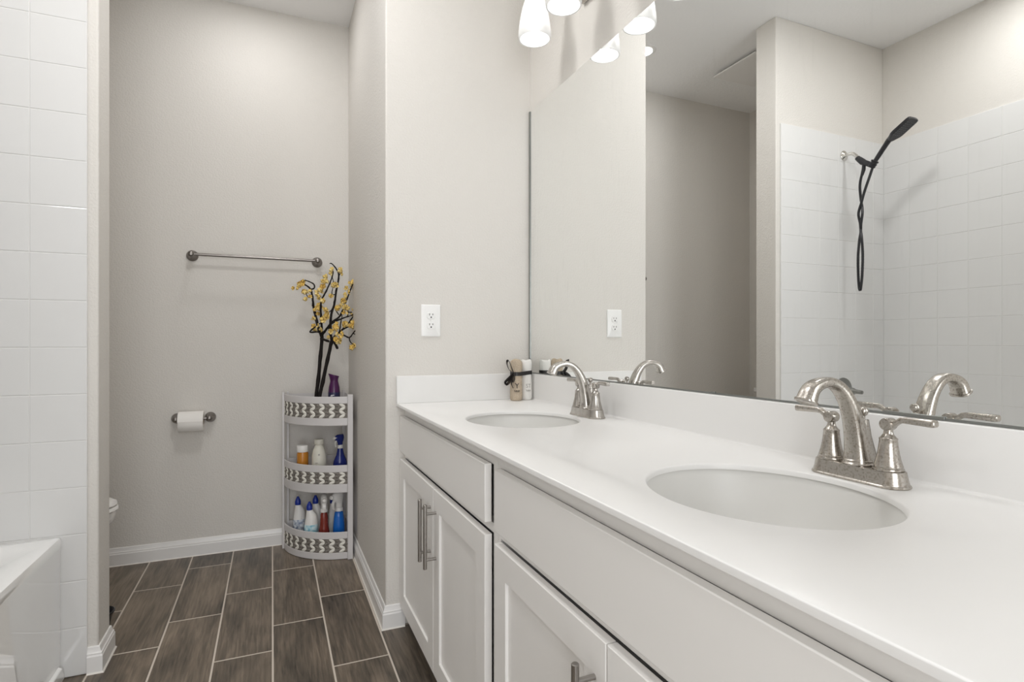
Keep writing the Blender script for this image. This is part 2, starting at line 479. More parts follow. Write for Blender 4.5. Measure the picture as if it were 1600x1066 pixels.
cx, cy, hx, hy = (bx0 + bx1) / 2, (by0 + by1) / 2, (bx1 - bx0) / 2, (by1 - by0) / 2
R = []
R.append(rrect(cx, cy, hx - 0.004, hy, 0.004, 0.0))
R.append(rrect(cx, cy, hx - 0.004, hy, 0.004, tz - 0.045))
R.append(rrect(cx, cy, hx - 0.001, hy, 0.006, tz - 0.035))
R.append(rrect(cx, cy, hx, hy, 0.008, tz - 0.012))
R.append(rrect(cx, cy, hx - 0.003, hy - 0.002, 0.01, tz - 0.003))
R.append(rrect(cx, cy, hx - 0.011, hy - 0.008, 0.012, tz))
R.append(rrect(cx, cy - 0.01, hx - 0.075, hy - 0.085, 0.16, tz))
R.append(rrect(cx, cy - 0.01, hx - 0.088, hy - 0.098, 0.155, tz - 0.012))
R.append(rrect(cx, cy - 0.01, hx - 0.115, hy - 0.14, 0.14, tz - 0.20))
R.append(rrect(cx, cy - 0.01, hx - 0.15, hy - 0.20, 0.12, tz - 0.36))
R.append(rrect(cx, cy - 0.01, hx - 0.20, hy - 0.26, 0.10, tz - 0.385))
bm = B(); loops(bm, R, True, True)
obj('tub_shell', bm, M['tub'], tubt, angle=50)
bm = B()   # foot strip of the apron: a small raised flange by the floor
loops(bm, [[Vector((bx1 - 0.006, y, z)) for y, z in ((by0, 0.0), (by1, 0.0), (by1, 0.012), (by1 - 0.02, 0.052), (by0, 0.052))],
           [Vector((bx1 + 0.007, y, z)) for y, z in ((by0, 0.0), (by1, 0.0), (by1, 0.012), (by1 - 0.02, 0.045), (by0, 0.045))]])
obj('apron_flange', bm, M['tub'], tubt, bevel=0.003, angle=40)

# ------------------------------------------------------------------ toilet
to = thing('toilet', 'white toilet mostly hidden behind the partition wall', 'toilet', (-1.0, 2.87, 0))
ty0 = 2.87


def egg(x0, x1, hy_, z, n=36, k=1.0):
    p = []
    c_ = x0 + (x1 - x0) * 0.42
    for i in range(n):
        a = 2 * PI * i / n; ca = math.cos(a)
        rx = (x1 - c_) if ca > 0 else (c_ - x0)
        p.append(Vector((c_ + rx * ca, ty0 + hy_ * math.sin(a), z)))
    return p


bm = B()
loops(bm, [egg(-1.22, -0.74, 0.115, 0), egg(-1.22, -0.75, 0.112, 0.03), egg(-1.20, -0.80, 0.10, 0.15), egg(-1.20, -0.74, 0.125, 0.24), egg(-1.22, -0.65, 0.165, 0.31),
           egg(-1.23, -0.618, 0.183, 0.348), egg(-1.23, -0.612, 0.187, 0.378), egg(-1.23, -0.616, 0.184, 0.385), egg(-1.18, -0.66, 0.14, 0.385), egg(-1.12, -0.72, 0.10, 0.30), egg(-1.05, -0.80, 0.05, 0.24)])
box(bm, -1.40, -1.18, ty0 - 0.10, ty0 + 0.10, 0.0, 0.385)
obj('toilet_bowl', bm, M['porcelain'], to, angle=50)
bm = B(); loops(bm, [egg(-1.18, -0.610, 0.185, 0.389), egg(-1.18, -0.604, 0.19, 0.393), egg(-1.18, -0.605, 0.189, 0.402), egg(-1.18, -0.612, 0.183, 0.406)])
obj('toilet_seat', bm, M['porcelain'], to, angle=60)
bm = B(); loops(bm, [egg(-1.19, -0.613, 0.184, 0.410), egg(-1.19, -0.608, 0.188, 0.414), egg(-1.19, -0.612, 0.184, 0.424), egg(-1.18, -0.635, 0.165, 0.434), egg(-1.15, -0.70, 0.11, 0.439)])
obj('toilet_lid', bm, M['porcelain'], to, angle=60)
bm = B(); box(bm, -1.425, -1.23, ty0 - 0.21, ty0 + 0.21, 0.385, 0.74); obj('tank', bm, M['porcelain'], to, bevel=0.02, seg=4)
bm = B(); box(bm, -1.428, -1.22, ty0 - 0.22, ty0 + 0.22, 0.742, 0.775); obj('tank_lid', bm, M['porcelain'], to, bevel=0.008, seg=3)
bm = B(); tube(bm, [(-1.222, ty0 - 0.15, 0.68), (-1.205, ty0 - 0.15, 0.68), (-1.203, ty0 - 0.08, 0.675)], 0.008); obj('flush_lever', bm, M['chrome'], to)

# small black flared cup on the floor behind the partition
bm = B(); lathe(bm, [(0.030, 0), (0.031, 0.004), (0.036, 0.06), (0.043, 0.090), (0.049, 0.098), (0.050, 0.103), (0.047, 0.105), (0.041, 0.10), (0.032, 0.06), (0.028, 0.02)], (-0.590, 2.515, 0), 32)
tag(obj('brush_holder', bm, M['black'], None, (-0.590, 2.515, 0), angle=50), 'small black flared cup on the floor behind the partition corner', 'brush holder')

# ------------------------------------------------------------------ vanity cabinets
XFR, XDB, XDF = 0.478, 0.4745, 0.4565     # frame face, door back, door front


def shaker(name, y0, y1, z0, z1, parent, fw=0.064, panel=True):
    """frame-and-panel front facing -X"""
    bm = B()
    if not panel:
        box(bm, XDF, XDB, y0, y1, z0, z1)
        return obj(name, bm, M['cabinet'], parent, bevel=0.0018, seg=2)

    def rg(i, x): return [Vector((x, y0 + i, z0 + i)), Vector((x, y1 - i, z0 + i)), Vector((x, y1 - i, z1 - i)), Vector((x, y0 + i, z1 - i))]
    loops(bm, [rg(0, XDB), rg(0, XDF + 0.0015), rg(0.0015, XDF), rg(fw - 0.001, XDF), rg(fw, XDF + 0.001), rg(fw, XDF + 0.007)])
    return obj(name, bm, M['cabinet'], parent, angle=25)


def bar_pull(y, z0, z1, parent):
    bm = B()
    xb = XDF - 0.034
    prof = [(0.0048, z0), (0.0062, z0 + 0.0014), (0.0062, z1 - 0.0014), (0.0048, z1)]
    lathe(bm, prof, (xb, y, 0), 20)
    h = obj('handle', bm, M['steel'], parent)
    for z in (z0 + (z1 - z0) * 0.5 - 0.069, z0 + (z1 - z0) * 0.5 + 0.069):
        bm = B(); tube(bm, [(XDF + 0.001, y, z), (xb, y, z)], 0.0045, 16)
        obj('handle_post', bm, M['steel'], h)


def cabinet(label, y0, y1, split, dz, dleft, dright):
    t = thing('vanity_cabinet', label, 'cabinet', ((XFR + XM) / 2, (y0 + y1) / 2, 0), 'vanity base cabinets under the countertop')
    bm = B()
    # carcass: sides, bottom, back, face frame; open inside
    box(bm, XFR + 0.02, XM - 0.002, y0, y0 + 0.016, 0.1, 0.852); box(bm, XFR + 0.02, XM - 0.002, y1 - 0.016, y1, 0.1, 0.852)
    box(bm, XFR + 0.02, XM - 0.002, y0 + 0.016, y1 - 0.016, 0.105, 0.12); box(bm, XM - 0.014, XM - 0.002, y0 + 0.016, y1 - 0.016, 0.12, 0.852)
    obj('carcass', bm, M['cabinet'], t)
    bm = B()
    box(bm, XFR, XFR + 0.02, y0, y0 + 0.028, 0.1, 0.855); box(bm, XFR, XFR + 0.02, y1 - 0.016, y1, 0.1, 0.855)
    for za, zb in ((0.1, 0.125), (0.656, 0.6785), (0.8165, 0.855)): box(bm, XFR, XFR + 0.02, y0 + 0.028, y1 - 0.016, za, zb)
    obj('face_frame', bm, M['cabinet'], t, smooth=False)
    bm = B(); box(bm, XFR + 0.075, XFR + 0.09, y0, y1, 0, 0.099); obj('toe_kick', bm, M['cabinet'], t)
    shaker('false_drawer_front', dright, dleft, 0.681, 0.8185, t, panel=False)
    d1 = shaker('door', split + 0.0015, dleft, 0.081, 0.653, t)
    d2 = shaker('door', dright, split - 0.0015, 0.081, 0.653, t)
    bar_pull(split + 0.033, 0.4205, 0.6150, d1); bar_pull(split - 0.033, 0.4205, 0.6150, d2)
    return t


cabinet('light grey shaker cabinet under the far sink, with two bar handles side by side', 1.198, YE - 0.001, 1.685, 0, 2.173, 1.2300)
cabinet('light grey shaker cabinet under the near sink, cut off by the bottom of the photo', 0.19, 1.197, 0.7115, 0, 1.168, 0.232)

# ------------------------------------------------------------------ countertop with two oval openings
SINKS = [(0.722, 0.668), (0.716, 1.592)]
SA, SB = 0.173, 0.196     # half axes of the openings (X, Y)


def ell(c, a, b, z, n=72): return [Vector((c[0] + a * math.cos(2 * PI * i / n), c[1] + b * math.sin(2 * PI * i / n), z)) for i in range(n)]


ct = thing('countertop', 'long white vanity countertop with backsplash and two oval openings', 'countertop', (0.73, 1.17, 0.856))
cy0, cy1, cx0, cx1 = 0.17, YE - 0.0005, XK, XM - 0.001
bm = B()


def rect(i, z): return [Vector((cx0 + i, cy0 + i, z)), Vector((cx1, cy0 + i, z)), Vector((cx1, cy1, z)), Vector((cx0 + i, cy1, z))]


def fill(bm, outer, holes):
    es = []
    for lp in [outer] + holes:
        for i in range(len(lp)):
            e_ = bm.edges.get((lp[i], lp[(i + 1) % len(lp)])) or bm.edges.new((lp[i], lp[(i + 1) % len(lp)]))
            es.append(e_)
    bmesh.ops.triangle_fill(bm, use_beauty=True, use_dissolve=False, edges=es)


ov = loops(bm, [rect(0.0025, ZK), rect(0.0007, ZK - 0.0007), rect(0, ZK - 0.0025), rect(0, ZK - 0.0105)], False, False)
h_top, h_bot = [], []
for s_ in SINKS:
    hv = loops(bm, [ell(s_, SA + 0.003, SB + 0.003, ZK), ell(s_, SA + 0.0009, SB + 0.0009, ZK - 0.0009), ell(s_, SA, SB, ZK - 0.003), ell(s_, SA, SB, ZK - 0.0105)], False, False)
    h_top.append(hv[0]); h_bot.append(hv[-1])
fill(bm, ov[0], h_top); fill(bm, ov[-1], h_bot)
obj('slab', bm, M['counter'], ct, angle=50)
bm = B(); box(bm, 1.000, XM - 0.001, cy0, YE - 0.0005, ZK, 0.973); obj('backsplash', bm, M['counter'], ct, bevel=0.002, seg=3)
bm = B(); box(bm, XK - 0.002, 0.9995, YE - 0.019, YE - 0.0005, ZK, 0.973); obj('side_splash', bm, M['counter'], ct, bevel=0.002, seg=3)
bm = B(); loops(bm, [[Vector((x, y, z)) for x, z in ((1.000, ZK), (0.9955, ZK), (0.9985, ZK + 0.0015), (1.000, ZK + 0.0045))] for y in (cy0, YE - 0.019)])
obj('caulk_bead', bm, M['counter'], ct)

for s_, lab in ((SINKS[0], 'large oval white undermount sink in front of the near aged faucet'), (SINKS[1], 'oval white undermount sink below the far faucet and rolled towels')):
    t = thing('sink', lab, 'sink', (s_[0], s_[1], ZK - 0.15), 'oval undermount sinks')
    bm = B(); zz = ZK - 0.0106
    prof = [(0.021, -0.012), (0.006, -0.0002), (0.004, -0.002), (0.002, -0.012), (-0.006, -0.04), (-0.022, -0.08), (-0.055, -0.115), (-0.10, -0.132), (-0.142, -0.138)]
    loops(bm, [ell(s_, SA + d, SB + d, zz + z) for d, z in prof], False, False)
    obj('basin', bm, M['basin'], t, angle=80)
    bm = B(); lathe(bm, [(0.031, 0), (0.031, 0.003), (0.026, 0.005), (0.021, 0.003), (0.02, 0.001)], (s_[0], s_[1], zz - 0.139), 32)
    obj('drain', bm, M['nickel'], t)


# ------------------------------------------------------------------ faucets
def make_faucet(cyf, label, metal, xw=0.930):
    t = thing('faucet', label, 'faucet', (xw, cyf, ZK), 'two-handle centerset faucets')

    def P(x, y, z): return Vector((xw + x, cyf + y, ZK + z))

    def stad(hx_, hy_, z, n=14):
        p = []
        for sgn in (1, -1):
            for k in range(n + 1):
                a = (0 if sgn > 0 else PI) + PI * k / n
                p.append(P(hx_ * math.cos(a), sgn * (hy_ - hx_) + hx_ * math.sin(a), z))
        return p
    bm = B(); loops(bm, [stad(a, b, z) for a, b, z in ((0.0275, 0.083, 0.0002), (0.0285, 0.084, 0.002), (0.0275, 0.083, 0.0042), (0.0262, 0.0815, 0.0052), (0.0245, 0.0798, 0.011), (0.0230, 0.078, 0.020), (0.0222, 0.077, 0.0255), (0.0205, 0.0755, 0.0265))])
    obj('base_plate', bm, metal, t, angle=28)
    for sg in (1, -1):
        bm = B()
        lathe(bm, [(0.0222, 0.0262), (0.0228, 0.028), (0.0222, 0.030), (0.0206, 0.031), (0.0210, 0.0335), (0.0202, 0.0355), (0.0178, 0.044), (0.0155, 0.055), (0.0140, 0.066), (0.0130, 0.0755), (0.0134, 0.0765), (0.0134, 0.0785), (0.0122, 0.0792),
                    (0.0102, 0.0818), (0.0076, 0.0855), (0.0066, 0.0895), (0.0068, 0.094), (0.0078, 0.097)], P(0, 0.051 * sg, 0), 36)
        h = obj('handle_base', bm, metal, t, angle=28)
        bm = B()
        lathe(bm, [(0.0066, -0.0105), (0.0092, -0.0098), (0.0100, -0.008), (0.0100, 0.008), (0.0092, 0.0098), (0.0066, 0.0105)], P(0, 0.051 * sg, 0.1015), 28, rot=axis_rot((1, 0, 0)))
        # lever: (distance out, z, half width x, half thickness z)
        rings = []
        for d, z, hw, ht in ((0.003, 0.1010, 0.0060, 0.0062), (0.009, 0.1022, 0.0056, 0.0056), (0.015, 0.1062, 0.0052, 0.0047), (0.020, 0.1100, 0.0054, 0.0046), (0.026, 0.1110, 0.0060, 0.0048), (0.050, 0.1108, 0.0068, 0.0053), (0.068, 0.1106, 0.0074, 0.0057), (0.0710, 0.1105, 0.0070, 0.0053), (0.0725, 0.1105, 0.0055, 0.0040)):
            r = []
            for (qx, qz) in ((1, 0.55), (0.72, 1), (-0.72, 1), (-1, 0.55), (-1, -0.55), (-0.72, -1), (0.72, -1), (1, -0.55)):
                r.append(P(qx * hw, sg * (0.051 + d), z + qz * ht))
            rings.append(r)
        loops(bm, rings)
        obj('lever', bm, metal, h, angle=40)
    # spout: profile in the X-Z plane, reaching toward -X
    path = [(0.000, 0.026), (-0.001, 0.045), (-0.006, 0.075), (-0.016, 0.108), (-0.030, 0.137), (-0.050, 0.159), (-0.074, 0.1690), (-0.0985, 0.1665), (-0.1165, 0.1570), (-0.1255, 0.1410)]
    wx = [0.0225, 0.0195, 0.0165, 0.0132, 0.0108, 0.0092, 0.0086, 0.0090, 0.0112, 0.0132]
    wy = [0.0225, 0.0190, 0.0165, 0.0150, 0.0138, 0.0130, 0.0128, 0.0130, 0.0140, 0.0150]
    sp = spline([(x, 0, z) for x, z in path], 4)
    m_ = len(sp)
    rings = []
    for i, p in enumerate(sp):
        f = i / (m_ - 1) * (len(wx) - 1); j = min(int(f), len(wx) - 2); q = f - j
        rx = wx[j] * (1 - q) + wx[j + 1] * q; ry = wy[j] * (1 - q) + wy[j + 1] * q
        d = (sp[min(i + 1, m_ - 1)] - sp[max(i - 1, 0)]).normalized(); nn = Vector((d.z, 0, -d.x))
        r = []
        for k in range(24):
            a = 2 * PI * k / 24; c_, s2 = math.cos(a), math.sin(a)
            pw = 0.62
            ex = math.copysign(abs(c_) ** pw, c_); ey = math.copysign(abs(s2) ** pw, s2)
            v = p + nn * (ex * rx) + Vector((0, ey * ry, 0)); r.append(P(v.x, v.y, v.z))
        rings.append(r)
    # raised lip and recessed aerator at the tip
    dr = (sp[-1] - sp[-3]).normalized(); last = rings[-1]
    tipc = sum(last, Vector()) / len(last)
    for adv, sc in ((0.0004, 1.12), (0.0022, 1.15), (0.0042, 1.12), (0.0046, 0.95), (0.0030, 0.78)):
        rings.append([tipc + (p - tipc) * sc + dr * adv for p in last])
    bm = B(); loops(bm, rings)
    lathe(bm, [(0.0250, 0.0262), (0.0262, 0.028), (0.0250, 0.030), (0.0236, 0.0312), (0.0240, 0.034), (0.0225, 0.036)], P(0, 0, 0), 32)
    obj('spout', bm, metal, t, angle=35)
    # rear fin with the pop-up rod knob
    bm = B()
    fin = []
    for x, z, hx_, hy_ in ((0.018, 0.0265, 0.020, 0.0170), (0.017, 0.045, 0.0165, 0.0130), (0.014, 0.075, 0.0120, 0.0085), (0.0125, 0.102, 0.0085, 0.0065)):
        fin.append([P(x + a * hx_, b * hy_, z) for a, b in ((1, 0.5), (0.6, 1), (-0.6, 1), (-1, 0.5), (-1, -0.5), (-0.6, -1), (0.6, -1), (1, -0.5))])
    loops(bm, fin)
    lr = obj('lift_rod_housing', bm, metal, t, angle=50)
    bm = B(); lathe(bm, [(0.0030, 0.1015), (0.0030, 0.108), (0.0055, 0.110), (0.0078, 0.1145), (0.0078, 0.1185), (0.0055, 0.1225), (0.0015, 0.124)], P(0.0125, 0, 0), 24)
    obj('lift_rod_knob', bm, metal, lr)
    return t


make_faucet(0.655, 'near two-handle nickel faucet with spotted tarnish beside the large sink', M['aged_nickel'])
make_faucet(1.562, 'far clean brushed nickel faucet beside the rolled towels', M['nickel'])

# ------------------------------------------------------------------ mirror
mi = thing('wall_mirror', 'large frameless vanity mirror above the backsplash', 'mirror', (XM, 1.14, 0.975))
my0, my1, mz0, mz1 = 0.16, YE - 0.012, 0.9755, 2.086
bm = B(); box(bm, 1.0125, XM - 0.0008, my0, my1, mz0, mz1)
for f in bm.faces:
    f.material_index = 0 if f.calc_center_median().x < 1.0127 else 1
obj('mirror_glass', bm, [M['mirror'], M['mirror_edge']], mi, smooth=False)
bm = B(); box(bm, 1.0095, 1.0122, my1 - 0.006, my1 + 0.004, mz0, mz1 + 0.002); box(bm, 1.0122, XM - 0.0006, my1 + 0.0005, my1 + 0.004, mz0, mz1 + 0.002)
obj('side_channel', bm, M['mirror_edge'], mi)
bm = B(); box(bm, 1.0108, 1.0122, my0, my1 - 0.006, 0.9735, 0.9775); obj('bottom_channel', bm, M['mirror_edge'], mi)
for yk, wv in ((1.09, 0.007), (0.615, 0.05)):
    bm = B(); box(bm, 1.0092, 1.0106, yk - wv, yk + wv, 0.9737, 0.9795); obj('mirror_clip', bm, M['mirror_edge'], mi, bevel=0.0005)

# ------------------------------------------------------------------ outlet
ou = thing('electrical_outlet', 'white duplex outlet plate on the end wall above the side splash', 'outlet', (0.580, YE, 1.19))
ox, oz = 0.5815, 1.1905
bm = B()


def rr2(hx_, hz_, y, r=0.004): return [Vector((p.x, y, p.y)) for p in rrect(ox, oz, hx_, hz_, r, 0, 4)]


loops(bm, [rr2(0.0395, 0.0635, YE), rr2(0.0395, 0.0635, YE - 0.003), rr2(0.037, 0.061, YE - 0.0055), rr2(0.036, 0.060, YE - 0.006)])
pl = obj('cover_plate', bm, M['plate'], ou, angle=25)
for dz in (0.0195, -0.0195):
    bm = B()
    def rc(s, y):
        p = []
        for i in range(32):
            a = 2 * PI * i / 32
            p.append(Vector((ox + 0.0172 * s * math.cos(a), y, oz + dz + max(-0.0125, min(0.0125, 0.0172 * math.sin(a))) * s)))
        return p
    loops(bm, [rc(1.04, YE - 0.0058), rc(1.0, YE - 0.0078), rc(0.95, YE - 0.0084)])
    rcp = obj('receptacle', bm, M['plate'], ou, angle=30)
    bm = B()
    box(bm, ox - 0.0078, ox - 0.0054, YE - 0.0088, YE - 0.0083, oz + dz + 0.0005, oz + dz + 0.0085)
    box(bm, ox + 0.0054, ox + 0.0078, YE - 0.0088, YE - 0.0083, oz + dz + 0.0015, oz + dz + 0.0080)
    lathe(bm, [(0.0030, 0), (0.0030, 0.0005)], (ox, YE - 0.0083, oz + dz - 0.0065), 14, rot=axis_rot((0, -1, 0)))
    obj('slots', bm, M['slot'], rcp, smooth=False)
bm = B(); lathe(bm, [(0.0030, 0), (0.0026, 0.0012), (0.001, 0.0015)], (ox, YE - 0.006, oz), 16, rot=axis_rot((0, -1, 0))); obj('screw', bm, M['plate'], ou)

# ------------------------------------------------------------------ rolled washcloths with ribbon
def roll(name, cx_, cy_, r, h, material, label, txt, tsize, ang, ink, squig):
    bm = B(); n = 64; rings = []
    prof = [(0.80, 0.0), (0.95, 0.003), (1.02, 0.012), (1.04, 0.03), (1.0, 0.05), (0.99, 0.07), (0.97, 0.09), (0.93, 0.105), (0.905, 0.1125), (0.93, 0.12), (1.0, 0.135), (1.03, 0.148), (1.0, 0.160), (0.94, 0.167), (0.82, 0.170)]
    for q, z in prof:
        z = z / 0.170 * h; ring = []
        for i in range(n):
            a = 2 * PI * i / n
            rr = r * q * (1 + 0.05 * noise.noise(Vector((cx_ * 9 + math.cos(a) * 1.3, math.sin(a) * 1.3, z * 22))))
            if abs((a - ang - 1.15 + PI) % (2 * PI) - PI) < 0.09: rr *= 0.93       # the loose edge of the cloth
            zz = z + (0.004 * math.sin(a * 2 + cx_ * 40) if z > 0.13 else 0)
            ring.append(Vector((cx_ + rr * math.cos(a), cy_ + rr * math.sin(a), ZK + 0.0006 + zz)))
        rings.append(ring)
    top = [[Vector((cx_ + (p.x - cx_) * f, cy_ + (p.y - cy_) * f, ZK + h + dz)) for p in rings[-1]] for f, dz in ((0.78, 0.001), (0.72, -0.003), (0.55, -0.002), (0.50, 0.001), (0.44, -0.003), (0.25, -0.002))]
    loops(bm, rings + top)
    o = obj(name, bm, material, None, (cx_, cy_, ZK), angle=60)
    tag(o, label, 'towel', 'rolled washcloths by the far sink')
    bm = B(); R_ = r * 1.075
    put_glyphs(bm, text_pts(txt, tsize), lambda x, y: Vector((cx_ + R_ * math.cos(ang + x / R_), cy_ + R_ * math.sin(ang + x / R_), ZK + 0.052 + y)))
    pts = []
    for i in range(40):
        x = -squig + 2 * squig * i / 39
        pts.append(Vector((cx_ + R_ * math.cos(ang + x / R_), cy_ + R_ * math.sin(ang + x / R_), ZK + 0.041 + 0.0035 * math.sin(i * 1.45) * (0.5 + 0.5 * math.sin(i * 0.4 + 1)))))
    tube(bm, pts, 0.0006, 5)
    pts = [Vector((cx_ + R_ * math.cos(ang + x / R_), cy_ + R_ * math.sin(ang + x / R_), ZK + 0.0365)) for x in [(-squig + 2 * squig * i / 9) * 0.9 for i in range(10)]]
    tube(bm, pts, 0.0005, 5)
    obj('stitched_letters', bm, ink, o, smooth=False)
    return o


TB, TW = (0.9185, 2.105), (0.9685, 2.118)
view = math.atan2(-TB[1], -TB[0])
roll('towel_roll', *TB, 0.0245, 0.166, M['beige_cloth'], 'beige rolled washcloth in the corner of the counter, with dark lettering', 'Y', 0.030, view + 0.15, M['ink_dark'], 0.011)
roll('towel_roll', *TW, 0.0238, 0.163, M['white_cloth'], 'white rolled washcloth next to the mirror, with grey lettering', 'ST', 0.022, view + 0.42, M['ink_grey'], 0.010)


def band(bm, pts, w_, th=0.0007, twist=None):
    """flat ribbon along pts, width up the given direction"""
    pts = [Vector(p) for p in pts]; rings = []
    for i, p in enumerate(pts):
        d = (pts[min(i + 1, len(pts) - 1)] - pts[max(i - 1, 0)]).normalized()
        up = Vector(twist[i]) if twist else Vector((0, 0, 1))
        up = (up - d * up.dot(d)).normalized(); s_ = d.cross(up)
        ww = w_[i] if isinstance(w_, (list, tuple)) else w_
        rings.append([p + up * ww + s_ * th, p - up * ww + s_ * th, p - up * ww - s_ * th, p + up * ww - s_ * th])
    loops(bm, rings)


rb = thing('ribbon', 'black satin ribbon tied in a bow around the two rolled washcloths', 'ribbon', (TB[0], TB[1], ZK + 0.11))
bm = B()
zr = ZK + 0.1105; rr = 0.0243
ax = Vector((TW[0] - TB[0], TW[1] - TB[1], 0)).normalized(); a0 = math.atan2(ax.y, ax.x)
loop = []
for i in range(15):
    a = a0 + PI / 2 + PI * i / 14; loop.append(Vector((TB[0] + rr * math.cos(a), TB[1] + rr * math.sin(a), zr - 0.001)))
for i in range(15):
    a = a0 - PI / 2 + PI * i / 14; loop.append(Vector((TW[0] + rr * math.cos(a), TW[1] + rr * math.sin(a), zr + 0.003)))
loop.append(loop[0])
band(bm, loop, 0.0078, 0.0008); obj('ribbon_band', bm, M['ribbon'], rb)
kn = Vector((TB[0] + 0.0262 * math.cos(a0 - PI * 0.83), TB[1] + 0.0262 * math.sin(a0 - PI * 0.83), zr))
lf = Vector((-0.916, 0.40, 0)).normalized()       # to the left as the viewer faces the bow
fw_ = Vector((-0.40, -0.916, 0))
bm = B(); sphere(bm, kn, 0.0065, 1.1, 1.0, 1.1, 12); obj('knot', bm, M['ribbon'], rb)


def bow(pts, w_, name):
    bm = B(); q = spline([kn + lf * a + fw_ * b + Vector((0, 0, c)) for a, b, c in pts], 5)
    band(bm, q, w_, 0.0008, [fw_ + Vector((0, 0, 0.5)) + lf * 0.3] * len(q)); obj(name, bm, M['ribbon'], rb)


bow([(0, 0.003, 0.002), (0.006, 0.012, 0.018), (0.014, 0.014, 0.040), (0.020, 0.010, 0.053), (0.026, 0.004, 0.051), (0.027, 0.002, 0.038), (0.018, 0.002, 0.016), (0.002, 0.003, 0.002)], 0.0068, 'upper_loop')
bow([(0, 0.003, -0.001), (0.012, 0.013, -0.010), (0.024, 0.015, -0.022), (0.032, 0.010, -0.033), (0.028, 0.003, -0.042), (0.014, 0.002, -0.028), (0.002, 0.004, -0.004)], 0.0105, 'lower_loop')
bow([(0.001, 0.004, -0.002), (0.005, 0.009, -0.020), (0.009, 0.007, -0.040), (0.002, 0.006, -0.058)], 0.0062, 'ribbon_tail')
bow([(-0.002, 0.004, -0.002), (-0.003, 0.008, -0.018), (0.002, 0.006, -0.034)], 0.0055, 'ribbon_tail')

# ------------------------------------------------------------------ vanity lights
def vanity_light(label, cyl, up=0.034):
    t = thing('vanity_light', label, 'light fixture', (XM, cyl, 2.31), 'three-shade vanity lights above the mirror')
    bm = B(); box(bm, XM - 0.026, XM - 0.0005, cyl - 0.125, cyl + 0.125, 2.262, 2.385); obj('back_plate', bm, M['nickel'], t, bevel=0.008, seg=3)
    bm = B(); tube(bm, [(XM - 0.085, cyl - 0.235, 2.365), (XM - 0.085, cyl + 0.235, 2.365)], 0.010, 16)
    tube(bm, [(XM - 0.02, cyl - 0.06, 2.345), (XM - 0.085, cyl - 0.06, 2.365)], 0.009, 12); tube(bm, [(XM - 0.02, cyl + 0.06, 2.345), (XM - 0.085, cyl + 0.06, 2.365)], 0.009, 12)
    obj('cross_bar', bm, M['nickel'], t)
    for dy in (-0.2165, 0, 0.2165):
        y = cyl + dy; x = 0.866
        bm = B(); tube(bm, spline([(XM - 0.085, y, 2.365), (XM - 0.12, y, 2.385), (x, y, 2.378)], 5), 0.007, 12)
        lathe(bm, [(0.010, 2.385), (0.021, 2.380), (0.024, 2.350), (0.026, 2.332), (0.0275, 2.322), (0.0235, 2.319)], (x, y, 0), 28)
        obj('arm', bm, M['nickel'], t)
        pr = [(0.0235, 2.323), (0.0285, 2.313), (0.0345, 2.297), (0.0430, 2.270), (0.0500, 2.240), (0.0553, 2.208), (0.0583, 2.182), (0.0588, 2.167), (0.0568, 2.1555)]
        ins = [(r - 0.004, z - (0.002 if z > 2.3 else 0)) for r, z in pr[::-1]]
        bm = B(); lathe(bm, pr + [(0.0548, 2.1545)] + ins, (x, y, 0), 40, cap0=False, cap1=False)
        sh = obj('glass_shade', bm, M['shade'], t, angle=70)
        bm = B(); lathe(bm, [(0.004, 2.178), (0.016, 2.181), (0.025, 2.191), (0.030, 2.208), (0.028, 2.228), (0.020, 2.25), (0.015, 2.27), (0.014, 2.318)], (x, y, 0), 24)
        obj('bulb', bm, M['bulb'], sh)
    t.location.z += up


vanity_light('three-shade nickel vanity light above the far sink, glowing', 1.6015)
vanity_light('three-shade nickel vanity light above the near sink', 0.665)

# ------------------------------------------------------------------ ceiling downlights and fan
def downlight(x, y, label, watts, spread=180, k=1.0):
    t = thing('ceiling_downlight', label, 'ceiling light', (x, y, ZC), 'round ceiling downlights')
    bm = B(); lathe(bm, [(0.076 * k, ZC - 0.0005), (0.076 * k, ZC - 0.004), (0.070 * k, ZC - 0.007), (0.054 * k, ZC - 0.007), (0.052 * k, ZC - 0.002)], (x, y, 0), 40, cap0=False, cap1=False); obj('trim_ring', bm, M['trim'], t)
    bm = B(); lathe(bm, [(0.0515 * k, ZC - 0.002), (0.050 * k, ZC - 0.005), (0.03 * k, ZC - 0.008)], (x, y, 0), 40); obj('lens', bm, M['lens'], t)
    l = bpy.data.lights.new('downlight_lamp', 'AREA'); l.shape = 'DISK'; l.size = 0.10 * k; l.energy = watts; l.spread = math.radians(spread); l.color = (1.0, 0.992, 0.985)
    lo = bpy.data.objects.new('downlight_lamp', l); COL.objects.link(lo); lo.parent = t; lo.location = (0, 0, -0.012)


downlight(-0.085, 2.865, 'round lit downlight in the ceiling above the toilet alcove, seen in the mirror', ALCOVE_W)
downlight(-0.02, 1.62, 'large round ceiling disc light between the tub and the far sink, unseen, added to brighten the room', MAIN_FILL_W, 180, 3.0)  # unseen disc light, added only to brighten the room
downlight(-1.03, 1.45, 'round lit downlight over the bathtub, unseen, inferred from a shadow and added for brightness', TUB_W)  # unseen; inferred from the shower flange's shadow, added for brightness too

fa = thing('exhaust_fan', 'square white exhaust fan cover on the ceiling above the toilet', 'fan', (-0.87, 2.745, ZC))
bm = B(); box(bm, -1.02, -0.72, 2.60, 2.89, ZC - 0.022, ZC - 0.0005); obj('fan_housing', bm, M['ink_grey'], fa)
bm = B(); box(bm, -1.045, -0.690, 2.570, 2.925, ZC - 0.032, ZC - 0.0225); obj('fan_cover', bm, M['trim'], fa, bevel=0.003)

